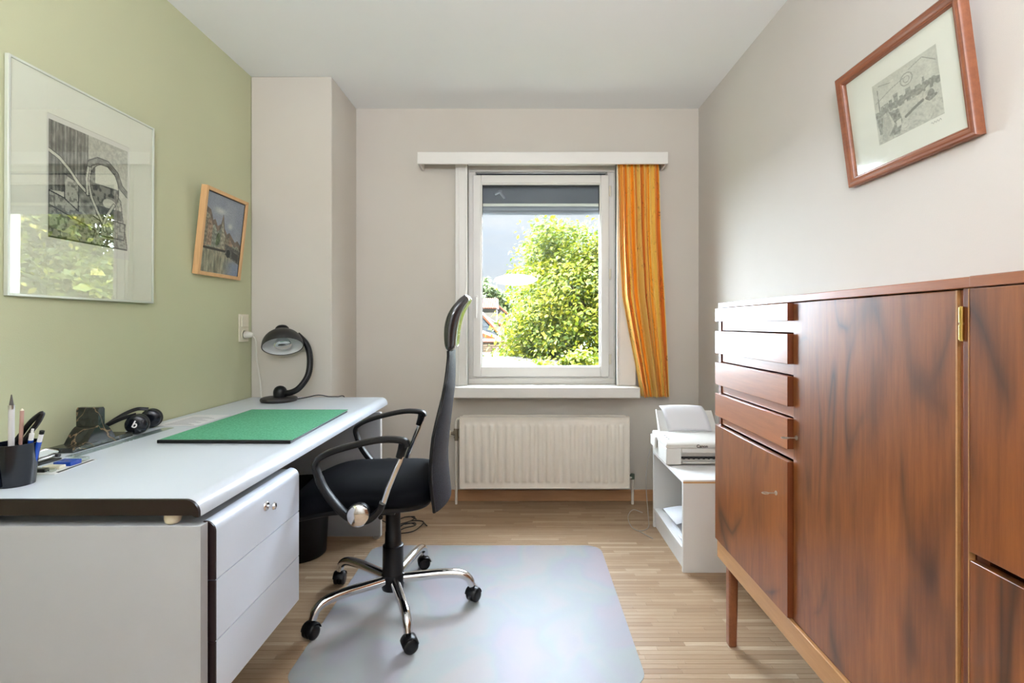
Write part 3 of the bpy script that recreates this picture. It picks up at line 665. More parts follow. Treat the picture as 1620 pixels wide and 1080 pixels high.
# ------------------------------------------------------------------ office chair
CR = math.radians(5)
ch = thing('office_chair', 'black high-backed mesh office chair with chrome five-star base at the desk', 'office chair', (-.518, 2.033, 0), (0, 0, CR))
L = dict(local=True)
hub = MB().lathe([(.030, .068), (.043, .075), (.046, .10), (.046, .125), (.040, .138), (.02, .14)], (0,0,0), n=28).build('base_hub', M['black'], ch, smooth=True, **L)
MB().lathe([(.0415, .135), (.0405, .245), (.038, .247), (.030, .248)], (0,0,0), n=28).build('column_cover', M['black'], ch, smooth=True, **L)
MB().lathe([(.032, .245), (.031, .30), (.029, .302), (.0285, .41), (.0285, .44)], (0,0,0), n=24).build('gas_lift', M['black'], ch, smooth=True, **L)
for k in range(5):
    t = math.radians(5.4+72*k)-CR; c_, s_ = math.cos(t), math.sin(t)
    pts = bez([(.03*c_, .03*s_, .112), (.12*c_, .12*s_, .118), (.20*c_, .20*s_, .122), (.265*c_, .265*s_, .117), (.300*c_, .300*s_, .098), (.314*c_, .314*s_, .068)], 6)
    n = len(pts)
    lg = MB().tube(pts, [.0195-.0045*i/n for i in range(n)], 14, up=None).build('base_leg', M['chrome'], ch, smooth=True, **L)
    # caster
    a_ = t + (.9, 2.2, -1.0, .4, 1.6)[k]; ca = MB(); ex, ey = math.cos(a_), math.sin(a_); ox, oy = -ey, ex
    px, py = .316*c_, .316*s_
    cs = MB().tube([(px, py, .052), (px, py, .070)], .010, 12).lathe([(.026, -.006), (.0275, .0), (.026, .006)], (px+ex*.006, py+ey*.006, .031), (ox, oy, 0), 20).build('caster', M['black'], ch, smooth=True, **L)
    hood = []
    for i in range(9):
        w = math.radians(5+165*i/8); hood.append((px+ex*(.004+.0265*math.cos(w)), py+ey*(.004+.0265*math.cos(w)), .032+.0265*math.sin(w)))
    MB().tube(hood, .0155, 8, flat=(1.5, .22), up=(ox, oy, .001)).build('hood', M['black'], cs, smooth=True, **L)
    for sd in (-1, 1):
        MB().lathe([(.016, -.007), (.0235, -.0065), (.025, -.003), (.025, .004), (.0225, .007), (.012, .008)], (px+ex*.006+ox*sd*.015, py+ey*.006+oy*sd*.015, .0285), (ox*sd, oy*sd, 0), 22).build('wheel', M['black'], cs, smooth=True, **L)
# seat
def superell(a_, b, c, cz, cx, e1, e2, nu=40, nv=72, deform=None):
    sg = lambda w, e: math.copysign(abs(w)**e, w)
    vs = []
    for i in range(nu):
        th = -PI/2+PI*i/(nu-1)
        for j in range(nv):
            ph = 2*PI*j/nv
            p = (cx+a_*sg(math.cos(th), e1)*sg(math.cos(ph), e2), b*sg(math.cos(th), e1)*sg(math.sin(ph), e2), cz+c*sg(math.sin(th), e1))
            vs.append(deform(p) if deform else p)
    fs = [(i*nv+j, i*nv+(j+1) % nv, (i+1)*nv+(j+1) % nv, (i+1)*nv+j) for i in range(nu-1) for j in range(nv)]
    return MB().add(vs, fs)
def sdef(p):
    x, y, z = p
    if x < -.14: z -= .42*((-.14-x)/.22)**2*.14
    z -= .012*(abs(y)/.24)**2 * (1 if z > .5 else 0)
    if z > .5: z -= .010*math.exp(-(x/.1)**2-(y/.12)**2)
    return (x, y, z)
st = superell(.274, .240, .054, .502, -.088, .55, .42, deform=sdef).build('seat', M['fab'], ch, smooth='full', **L)
pan = superell(.25, .225, .018, .462, -.085, .4, .42, deform=lambda p: (p[0], p[1], p[2]-(.42*((-.14-p[0])/.22)**2*.14 if p[0] < -.14 else 0))).build('seat_pan', M['black'], ch, smooth='full', **L)
seam = []
for k in range(41):
    w = 2*PI*k/40; sg = lambda w_, e: math.copysign(abs(w_)**e, w_)
    x, y = -.088+.240*sg(math.cos(w), .42), .204*sg(math.sin(w), .42)
    p = sdef((x, y, .545-.004)); seam.append((p[0], p[1], p[2]-.0015))
MB().tube(seam, .0022, 6, cap=False).build('piping', M['fab'], st, smooth=True, **L)
MB().box(-.10, .12, -.07, .07, .425, .455).box(-.04, .04, -.2, .2, .436, .450).build('tilt_mechanism', M['black'], ch, bevel=.004, **L)
MB().tube([(0, -.07, .44), (-.01, -.17, .432), (-.012, -.20, .43)], [.004, .004, .009], 8).build('height_lever', M['black'], ch, smooth=True, **L)
MB().prism([(.06, .43), (.15, .425), (.178, .44), (.190, .50), (.190, .56), (.178, .56), (.175, .51), (.15, .455), (.06, .448)], 'y', -.035, .035).build('back_bracket', M['black'], ch, bevel=.003, **L)
# backrest
XK = [(0.44, 0.225), (0.5, 0.218), (0.595, 0.21), (0.68, 0.216), (0.77, 0.226), (0.88, 0.24), (0.95, 0.242), (1.03, 0.24), (1.1, 0.239), (1.148, 0.248), (1.188, 0.264), (1.223, 0.292), (1.238, 0.31)]
WK = [(.440, .205), (.47, .222), (.55, .232), (.65, .232), (.75, .218), (.88, .178), (.95, .155), (1.03, .142), (1.08, .142), (1.15, .142), (1.20, .137), (1.23, .122), (1.25, .09)]
ip = lambda K, z: float(np.interp(z, [k[0] for k in K], [k[1] for k in K]))
def smoothK(K, z): return sum(ip(K, z+d) for d in (-.03, -.015, 0, .015, .03))/5
def CV(z): return .044-.030*min(1, max(0, (z-.72)/.28))
def backsheet(z0, z1, thick, nz, ny, round_ends=False):
    def xy(z, s, side):
        w = smoothK(WK, z); y_ = w*s; cv = -CV(z)*(s*s)
        x = smoothK(XK, z)+cv
        tk_ = thick
        if callable(thick): tk_ = thick(z)
        edge = max(0., 1-abs(s)**(6))**.5
        end = 1.0
        if round_ends:
            d = min(z-z0, z1-z); end = min(1, max(0, d)/.028); end = math.sqrt(max(0, 1-(1-end)**2))
        return (x+side*tk_/2*max(edge, .12)*max(end, .08), y_, z)
    vs = []
    for i in range(nz):
        z = z0+(z1-z0)*i/(nz-1)
        loop = [xy(z, -1+2*j/(ny-1), 1) for j in range(ny)]+[xy(z, 1-2*j/(ny-1), -1) for j in range(1, ny-1)]
        vs += loop
    m = 2*ny-2
    fs = [(i*m+k, i*m+(k+1) % m, (i+1)*m+(k+1) % m, (i+1)*m+k) for i in range(nz-1) for k in range(m)]
    fs += [tuple(range(m)), tuple(range((nz-1)*m, nz*m))]
    return MB().add(vs, fs)
mesh = Mt('black_chair_mesh'); dots = mesh.n('ShaderNodeTexVoronoi'); dots.inputs['Scale'].default_value = 260; mesh.l(mesh.coord('Object', (1, 1, .7)), dots.inputs['Vector'])
mesh.set(Base_Color=mesh.ramp(dots.outputs['Distance'], [(.1, srgb(4, 4, 7)), (.5, srgb(40, 41, 52))]), Roughness=.5, Specular=.22)
mesh.bump(dots.outputs['Distance'], .6, .001)
trn = mesh.n('ShaderNodeBsdfTransparent'); msx = mesh.n('ShaderNodeMixShader'); mesh.l(mesh.ramp(dots.outputs['Distance'], [(0, (.5,.5,.5,1)), (.2, (.25,.25,.25,1)), (.32, (0,0,0,1))]), msx.inputs[0]); mesh.l(mesh.b.outputs[0], msx.inputs[1]); mesh.l(trn.outputs[0], msx.inputs[2]); mesh.l(msx.outputs[0], mesh.out.inputs[0])
backsheet(.442, 1.04, .013, 50, 25).build('backrest', mesh.m, ch, smooth=True, **L)
leather = plain('black_gloss_leather', srgb(26, 26, 30), .22, var=.1, bump=.05, bscale=300, Coat=1.0)
backsheet(1.022, 1.238, lambda z: .042+.014*math.sin(min(1, max(0, (z-1.022)/.228))*PI), 24, 25, True).build('headrest', leather, ch, smooth='full', **L)
# side frame of the backrest
fpth = []
for s_ in (-1, 1):
    seq = [(.445+.58*i/30) for i in range(31)]
    pts = [(smoothK(XK, z)-CV(z)+.001, s_*(smoothK(WK, z)-.003), z) for z in seq]
    MB().tube(pts, .0065, 8).build('back_frame', M['black'], ch, smooth=True, **L)
# arms
arm_pts = [(.095, .704), (.086, .722), (.045, .729), (0, .728), (-.067, .716), (-.15, .694), (-.196, .672), (-.212, .650), (-.205, .615), (-.185, .566), (-.145, .510), (-.105, .470), (-.06, .452), (-.025, .462), (.002, .488), (.012, .512)]
for sd in (-1, 1):
    y0 = sd*.285
    pts = bez([(x, y0+sd*(.0 if z > .6 else -.0), z) for x, z in arm_pts], 6)
    n = len(pts)
    rr = [.012+.006*(1 if pts[i].z > .66 else 0)*min(1, i/8) for i in range(n)]
    rr = [.0135 if p.z > .60 else .015 for p in pts]
    am = MB().tube(pts, rr, 12, flat=(1.45, .78), up=(0, 1, 0)).build('armrest', M['black'], ch, smooth=True, **L)
    MB().tube([(.010, y0, .500), (.030, y0, .560), (.070, y0, .655), (.080, y0, .69)], .0105, 14).build('arm_tube', M['chrome'], am, smooth=True, **L)
    MB().tube([(.068, y0, .665), (.076, y0, .69), (.082, y0, .712)], [.0135, .015, .017], 12).build('arm_joint', M['black'], am, smooth=True, **L)
    MB().lathe([(.036, -.016), (.040, 0), (.040, .014)], (-.068, y0, .475), (0, sd, 0), 32).build('pivot_cap', M['black'], am, smooth=True, **L)
    MB().lathe([(.039, .012), (.0385, .018), (.034, .022), (.018, .026), (.002, .027)], (-.068, y0, .475), (0, sd, 0), 36).build('chrome_disc', M['chrome'], am, smooth=True, **L)
    MB().box(-.11, -.03, min(sd*.19, sd*.27), max(sd*.19, sd*.27), .437, .451).build('arm_bracket', M['black'], am, bevel=.004, **L)

# ------------------------------------------------------------------ right side: printer shelf
su = thing('shelf_unit', 'low white shelf unit open to the left, under the printer', 'shelf unit', (.92, 2.57, 0))
MB().box(.7255, XR-.016, 2.303, 2.319, 0, .405).build('side_panel', M['white'], su, bevel=.001)
MB().box(.7255, XR-.016, 2.822, 2.838, 0, .405).build('side_panel', M['white'], su, bevel=.001)
tp = MB().box(.7255, XR-.016, 2.303, 2.838, .4055, .420).build('top_panel', M['white'], su, bevel=.001)
MB().box(.7255, XR-.016, 2.3018, 2.303, .405, .4125).build('edging', M['pine'], tp)
MB().box(.728, XR-.016, 2.319, 2.822, .090, .105).build('shelf', M['white'], su, bevel=.001)
MB().box(.738, .752, 2.319, 2.822, 0, .09).build('plinth', M['white'], su, bevel=.001)
MB().box(XR-.022, XR-.016, 2.319, 2.822, .105, .405).build('back_panel', M['white'], su)
# papers in the shelf
for k, (dx, dy, rz, lab) in enumerate(((.885, 2.44, .04, 'magazine at the bottom of the shelf paper pile'), (.895, 2.47, -.06, 'loose sheets lying on the magazine in the shelf'))):
    t = thing('paper_stack', lab, 'papers', (dx, dy, .1056+.0115*k), (0, 0, rz), 'papers in the low shelf')
    for q in range(3):
        MB().box(-.15+.008*q, .12, -.09+.006*q, .10+.004*q, .004*q, .004*q+.003).build('sheet', M['paper'], t, local=True)
cv = MB(); pts = []
for i in range(20):
    for j in range(2):
        s_ = i/19; pts.append((.742+.27*s_, 2.46+.23*j-.02*s_, .132+.05*math.sin(s_*2.2+.55)*(1-j*.25)))
o = cv.grid(pts, 20, 2).build('curled_sheet', M['paper'], smooth='full', fix=False); o.modifiers.new('thick', 'SOLIDIFY').thickness = .001
tag(o, 'curled white sheet bulging up inside the low shelf', 'paper')

# printer
pz = .4205
pn = thing('printer', 'white inkjet printer standing on the low shelf unit', 'printer', (.91, 2.67, pz))
prf = [(.728, pz), (1.095, pz), (1.105, pz+.03), (1.105, pz+.100), (.714, pz+.100), (.714, pz+.03)]
MB().box(.735, 1.085, 2.56, 2.80, pz, pz+.088).box(.714, .790, 2.531, 2.80, pz+.004, pz+.088).box(1.03, 1.105, 2.531, 2.80, pz+.004, pz+.088).box(.79, 1.03, 2.531, 2.56, pz+.062, pz+.088).build('body', M['printer'], pn, bevel=.005)
MB().prism([(2.529, pz+.0885), (2.529, pz+.106), (2.545, pz+.116), (2.79, pz+.124), (2.802, pz+.115), (2.802, pz+.0885)], 'x', .712, 1.107).build('scanner_lid', M['printer'], pn, bevel=.004)
MB().box(.712-.012, .712, 2.70, 2.79, pz+.05, pz+.105).build('side_tab', M['printer'], pn, bevel=.003)
MB().box(.792, 1.028, 2.5585, 2.5595, pz+.016, pz+.0618).build('paper_slot', M['printer'], pn)
MB().box(.795, 1.026, 2.5515, 2.558, pz+.030, pz+.040).build('slot_gap', M['dark'], pn)
g = MB()
for k in range(9): g.box(.802+k*.025, .812+k*.025, 2.548, 2.5515, pz+.028, pz+.037)
g.build('slot_teeth', M['dark'], pn)
MB().box(.794, 1.027, 2.533, 2.557, pz+.010, pz+.018).build('output_tray', M['printer'], pn, bevel=.002)
for k in range(3): MB().lathe([(.005, 0), (.005, .0015), (.004, .002)], (.745, 2.60+k*.035, pz+.118+k*.0012), n=12).build('button', M['cable_g'], pn, smooth=True)
text('Canon', 'brand_lettering', .021, M['ink'], pn, (.892, 2.5286, pz+.0975), (PI/2, 0, 0), bold=.0004)
tr_ = MB().prism([(2.765, pz+.118), (2.815, pz+.118), (2.865, pz+.215), (2.858, pz+.222)], 'x', .752, 1.06)
tr_.build('paper_support', M['printer'], pn, bevel=.003)
MB().prism([(2.76, pz+.12), (2.81, pz+.12), (2.862, pz+.225), (2.850, pz+.228)], 'x', .745, .752).build('paper_guide', M['printer'], pn, bevel=.002)
pts = []
for i in range(14):
    for j in range(10):
        s_ = i/13; x = .790+(.235)*(j/9)-.028*s_
        pts.append((x, 2.757+.105*s_-.018*math.sin(s_*2), pz+.122+.125*math.sin(s_*1.35)*1.02+.006*math.sin(j/9*PI)))
o = MB().grid(pts, 14, 10).build('paper_sheet', M['paper'], smooth='full', fix=False); o.modifiers.new('thick', 'SOLIDIFY').thickness = .002
tag(o, 'white paper standing in the feeder at the printer back', 'paper')
tag(MB().tube(bez([(.722, 2.81, pz+.05), (.705, 2.84, .40), (.69, 2.85, .25), (.70, 2.84, .06), (.69, 2.80, .006), (.63, 2.76, .005), (.60, 2.82, .006), (.60, 2.90, .03), (.64, 2.95, .05), (.69, 2.93, .04)], 10), .0022, 6).tube(bez([(.63, 2.76, .004), (.66, 2.70, .004), (.68, 2.66, .004)], 6), .0022, 6).build('power_cable', M['cable_g'], smooth=True), 'thin grey cable looping on the floor left of the shelf unit', 'cable')

# ------------------------------------------------------------------ walnut cabinets
XF, XC = .700, .713     # overlay fronts, flush plane
CZ0, CZ1 = .345, 1.188
ca = thing('cabinet', 'figured walnut cabinet with four drawers and two doors, beside the printer shelf', 'cabinet', (.91, 1.32, 0))
Y0, Y1, YM = .802, 1.852, 1.340
MB().box(XC, XR-.016, Y1-.022, Y1-.001, CZ0, CZ1-.004).build('side_panel', M['rosed'], ca, bevel=.001)
MB().box(XC, XR-.016, Y0+.001, Y0+.022, CZ0, CZ1-.004).build('side_panel', M['rosed'], ca, bevel=.001)
MB().box(XC-.003, XR-.016, Y0, Y1-.004, CZ1-.004, CZ1+.014).build('top_panel', M['rosey'], ca, bevel=.0015)
MB().box(XC+.002, XR-.016, Y0+.023, Y1-.023, CZ0, CZ0+.018).box(XR-.024, XR-.016, Y0+.023, Y1-.023, CZ0+.018, CZ1-.005).box(XC+.03, XR-.024, YM-.008, YM+.008, CZ0+.018, CZ1-.005).build('carcass', M['rosed'], ca)
dz = [(1.135, 1.182), (1.020, 1.1005), (.908, .988), (.795, .876)]
for i, (z0, z1) in enumerate(dz):
    lo = dz[i+1][1] if i < 3 else .764
    d_ = MB().box(XF, XC+.004, YM+.006, Y1, z0, z1).build('drawer', M['rosey'], ca, bevel=.0012)
    MB().box(XC+.004, XC+.016, YM+.002, Y1-.024, lo+.003, z1-.004).build('grip_panel', M['rosey'], d_, bevel=.001)
    MB().box(XC+.02, XR-.04, YM+.02, Y1-.04, lo+.006, z1-.01).build('drawer_box', M['rosed'], d_)
    MB().box(XF-.0003, XC+.004, YM+.0055, YM+.0062, z0+.0005, z1-.0005).build('edge_strip', M['rosed'], d_)
MB().box(XC+.001, XC+.012, Y1-.023, Y1-.0005, .764, CZ1-.004).build('stile', M['rosed'], ca)
d_ = MB().box(XF, XC+.004, YM+.006, Y1, CZ0+.004, .762).build('door', M['rose2'], ca, bevel=.0012)
MB().box(XF-.0003, XC+.004, YM+.0055, YM+.0062, CZ0+.005, .761).build('edge_strip', M['rosed'], d_)
def key(p, parent):
    x, y, z = p
    k_ = MB().lathe([(.006, 0), (.006, .002)], (x, y, z), (-1,0,0), 14).tube([(x, y, z), (x-.020, y, z)], .0018, 8).build('key', M['steel'], parent, smooth=True)
    MB().tube([(x-.030+.009*math.cos(w*PI/6), y+.007*math.sin(w*PI/6), z) for w in range(13)], .0016, 6, cap=False).build('key_bow', M['steel'], k_, smooth=True)
key((XF, 1.405, .66), d_)
d_ = MB().box(XC, XC+.018, .838, YM+.001, CZ0+.004, CZ1-.006).build('door', M['rose'], ca, bevel=.0012)
MB().box(XC-.0006, XC+.018, .8345, .8378, CZ0+.004, CZ1-.006).build('edge_strip', M['roser'], d_)
key((XC, 1.325, .83), d_)
MB().box(XC+.004, XC+.02, .803, .8335, CZ0, CZ1-.006).build('stile', M['mahog'], ca, bevel=.001)
for z in (1.127, .42):
    hg = MB().tube([(XC-.001, .8255, z-.026), (XC-.001, .8255, z-.002)], .0042, 10).tube([(XC-.001, .8255, z+.002), (XC-.001, .8255, z+.026)], .0042, 10).tube([(XC-.001, .8255, z-.028), (XC-.001, .8255, z+.028)], .003, 8).box(XC+.001, XC+.0042, .817, .833, z-.024, z+.024).build('hinge', M['brass'], ca, smooth=True)
# base frame
def base_frame(par, ya, yb):
    MB().box(.705, .728, ya, yb, .285, .3445).box(.728, XR-.03, yb-.025, yb, .285, .3445).build('base_rail', M['roser'], par, bevel=.002)
def cab_leg(par, x, y):
    MB().add([(x-.014, y-.016, 0), (x+.014, y-.016, 0), (x+.014, y+.016, 0), (x-.014, y+.016, 0), (x-.014, y-.016, .29), (x+.020, y-.016, .29), (x+.020, y+.016, .29), (x-.014, y+.016, .29)],
       [(0,3,2,1),(4,5,6,7),(0,1,5,4),(1,2,6,5),(2,3,7,6),(3,0,4,7)]).build('leg', M['mahog'], par, bevel=.006, seg=3)
base_frame(ca, Y0, Y1-.006)
for x in (.732, 1.06):
    cab_leg(ca, x, 1.785)
    if x > 1: cab_leg(ca, x, Y0+.04)
MB().box(.75, 1.045, 1.775, 1.797, .235, .284).build('cross_rail', M['mahog'], ca, bevel=.002)
# near cabinet
cb = thing('cabinet', 'near walnut cabinet with plain upper and lower doors at the right photo edge', 'cabinet', (.91, .27, 0))
ya, yb = -.25, .7995
for yy in (yb-.022, ya+.001): MB().box(XC, XR-.016, yy, yy+.021, CZ0, CZ1-.004).build('side_panel', M['rosed'], cb, bevel=.001)
MB().box(XF+.001, XR-.016, ya, yb, CZ1-.004, CZ1+.014).build('top_panel', M['rosey'], cb, bevel=.0015)
MB().box(XC+.004, XR-.016, ya+.023, yb-.023, CZ0, CZ0+.018).box(XC+.03, XR-.016, ya+.023, yb-.023, .755, .77).box(XR-.024, XR-.016, ya+.023, yb-.023, CZ0+.018, CZ1-.006).build('carcass', M['rosed'], cb)
MB().box(XF, XC+.005, .275, yb-.001, .770, CZ1-.006).build('door', M['rose2'], cb, bevel=.0012)
MB().box(XF, XC+.005, ya, .272, .770, CZ1-.006).build('door', M['rose2'], cb, bevel=.0012)
MB().box(XF, XC+.005, .275, yb-.001, CZ0+.004, .757).build('door', M['rose'], cb, bevel=.0012)
MB().box(XF, XC+.005, ya, .272, CZ0+.004, .757).build('door', M['rose'], cb, bevel=.0012)
MB().box(XF-.0006, XF+.01, yb-.0012, yb-.0002, CZ0+.004, CZ1-.006).build('edge_strip', M['roser'], cb)
base_frame(cb, ya+.005, yb)
for x in (.732, 1.06):
    for y in (ya+.06, yb-.05): cab_leg(cb, x, y)

# ------------------------------------------------------------------ pictures
def vnoise(u, v, n, seed=0):
    rs = np.random.RandomState(seed); G = rs.rand(n+2, n+2); x, y = u*n, v*n
    x = np.clip(x, 0, n); y = np.clip(y, 0, n); i, j = x.astype(int), y.astype(int); fx, fy = x-i, y-j
    fx = fx*fx*(3-2*fx); fy = fy*fy*(3-2*fy)
    return (G[i, j]*(1-fx)+G[i+1, j]*fx)*(1-fy)+(G[i, j+1]*(1-fx)+G[i+1, j+1]*fx)*fy
def seg(u, v, pts, asp=1):
    d = np.full(u.shape, 9.)
    for (x0, y0), (x1, y1) in zip(pts[:-1], pts[1:]):
        dx, dy = x1-x0, (y1-y0); L2 = dx*dx+dy*dy+1e-9
        t = np.clip(((u-x0)*dx+(v-y0)*dy)/L2, 0, 1); d = np.minimum(d, np.hypot(u-x0-t*dx, v-y0-t*dy))
    return d
def poly(u, v, pts):
    c = np.zeros(u.shape, bool); n = len(pts)
    for i in range(n):
        x0, y0 = pts[i]; x1, y1 = pts[(i+1) % n]
        if y0 == y1: continue
        c ^= ((y0 > v) != (y1 > v)) & (u < (x1-x0)*(v-y0)/(y1-y0)+x0)
    return c
def art(name, fn, w, h, nx, ny, x_right_sign, y, z0, parent, cx=0):
    """flat print as a finely divided sheet carrying its colours; u to the viewer's right, v down"""
    U, V = np.meshgrid(np.linspace(0, 1, nx), np.linspace(0, 1, ny), indexing='ij')
    C = fn(U, V); C = np.clip(C, 0, 1)
    pts = [(cx+x_right_sign*(-w/2+w*U[i, j]), y, z0+h*(1-V[i, j])) for i in range(nx) for j in range(ny)]
    m = Mt(name+'_ink'); at2 = m.n('ShaderNodeAttribute'); at2.attribute_name = 'ink'
    m.set(Base_Color=at2.outputs['Color'], Roughness=.75)
    o = MB().grid(pts, nx, ny).build(name, m.m, parent, local=True, fix=False)
    ca_ = o.data.color_attributes.new('ink', 'FLOAT_COLOR', 'POINT'); lin = np.where(C <= .04045, C/12.92, ((C+.055)/1.055)**2.4)
    ca_.data.foreach_set('color', np.concatenate([lin.reshape(-1, 3), np.ones((nx*ny, 1))], 1).ravel().astype(np.float32)); return o
rgb = lambda r, g, b: np.array([r, g, b])/255.
def still_life(u, v):
    pap = 1.0*np.ones(u.shape); T = np.ones(u.shape)*.80-.06*vnoise(u, v, 24, 1)
    dark = (u < .46) & (v < .60-.1*u)
    hat = .30+.16*vnoise(u, v*.4, 60, 2)+.12*np.sin(u*150)*.5+.12*vnoise(u, v, 20, 3)
    hat += .12*(np.abs((u*8) % 1-.5) < .06)
    T = np.where(dark, hat, T)
    T -= .10*((u > .46) & (v < .3))*vnoise(u, v, 50, 5)
    # crates and planks below
    for i, (pts, tone) in enumerate(([[(0, .60), (.30, .66), (.62, .76), (.96, .80), (1, .99), (0, .99)], .66], [[(.17, .42), (.34, .47), (.34, .72), (.18, .64)], .70], [[(.80, .44), (.90, .52), (.95, .82), (.88, .84)], .74],
                                     [[(0, .72), (.55, .86), (.5, .99), (0, .99)], .60], [[(.66, .72), (.97, .74), (.95, .9), (.60, .9)], .68])):
        p = poly(u, v, pts); n_ = vnoise(u, v, 45, 10+i); T = np.where(p, tone-.22*(n_ > .58)*n_, T)
        T = np.where(seg(u, v, pts+[pts[0]]) < .006, .22, T)
    p = poly(u, v, [(.34, .50), (.50, .52), (.56, .70), (.48, .76), (.35, .68)]); T = np.where(p, .35+.35*vnoise(u, v, 26, 21), T)
    # rounded vessel
    e_ = ((u-.67)/.20)**2+((v-.44)/.22)**2; n_ = vnoise(u, v, 34, 22)
    ves = np.where((v < .42) & (u > .55), .84, .58-.30*(n_ > .45)*n_)
    ves = np.where(((u-.74)/.09)**2+((v-.58)/.05)**2 < 1, .80, ves)
    T = np.where(e_ < 1, ves, T); T = np.where(np.abs(e_-1) < .05, .28, T)
    T = np.where((v > .62) & (v < .72) & (u > .56) & (u < .92), .30+.2*n_, T)
    # hose arch and tubes
    arch = [(.44, .36), (.48, .25), (.58, .20), (.72, .20), (.84, .27), (.90, .38), (1, .44)]
    T = np.where(seg(u, v, arch) < .026, .42+.2*n_, T); T = np.where(np.abs(seg(u, v, arch)-.027) < .005, .2, T)
    for pts in ([(0, .26), (.12, .30), (.24, .38), (.34, .47), (.46, .54)], [(.48, .30), (.46, .42), (.50, .56), (.58, .68), (.66, .78), (.68, .84)], [(.46, .30), (.44, .40), (.45, .54)], [(.80, .58), (.72, .68), (.66, .78)]):
        d = seg(u, v, pts); T = np.where(d < .016, .80, T); T = np.where(np.abs(d-.017) < .004, .22, T)
    T = T+(np.random.RandomState(5).rand(*u.shape)-.5)*.10
    T = np.clip((T-.5)*1.3+.52, .06, 1)
    return T[..., None]*rgb(238, 236, 220)
def harbour(u, v):
    n1, n2, n3 = vnoise(u, v, 9, 31), vnoise(u, v, 40, 32), vnoise(u, v*.5, 26, 33)
    T = .90-.09*n1-.08*n2
    T -= .10*(v > .52)*(np.sin((v*60+n1*14)) > .2)*n2
    hor = .50-.03*u
    T = np.where((np.abs(v-hor-.02*np.sin(u*20)) < .035+.03*n3), .42+.2*n2, T)
    for x, w, h in ((.08, .012, .42), (.13, .03, .12), (.2, .05, .13), (.27, .04, .15), (.36, .05, .2), (.45, .04, .12), (.55, .05, .17), (.62, .03, .1), (.70, .05, .13), (.78, .02, .2), (.88, .04, .10)):
        T = np.where((np.abs(u-x) < w*(.4+.6*n3)) & (v > .53-h) & (v < .55), .40+.25*n2, T)
    d = np.hypot((u-.55)/1.0, (v-.22)*1.0); T = np.where((np.abs(d-.09) < .008) | (np.abs(d-.045) < .006), .58, T)
    for pts in ([(.03, .32), (.3, .22), (.5, .18)], [(.6, .10), (.8, .05), (.97, .2)], [(.1, .06), (.3, .12)]): T = np.where(seg(u, v, pts) < .006, .55, T)
    T = np.where(poly(u, v, [(.0, .46), (.14, .5), (.12, .86), (.04, .84)]), .42+.3*n2, T)
    T = np.where(poly(u, v, [(.22, .56), (.38, .58), (.42, .78), (.36, .97), (.18, .93), (.30, .78)]), .36+.3*n2, T)
    T = np.where(poly(u, v, [(.12, .6), (.22, .6), (.26, .80), (.14, .97), (.06, .97)]), .76-.1*n2, T)
    T = np.where(poly(u, v, [(.32, .76), (.40, .74), (.40, .84), (.33, .86)]), .86, T)
    for pts in ([(.48, .86-.1), (.62, .70), (.74, .66)], [(.8, .66), (.84, .70), (.92, .67)]): T = np.where(seg(u, v, pts) < .022, .40, T)
    T = np.where(((u-.86)/.05)**2+((v-.64)/.08)**2 < 1, .38+.25*n2, T)
    T = .30+.72*T
    T += (np.random.RandomState(6).rand(*u.shape)-.5)*.06
    return T[..., None]*rgb(225, 222, 212)
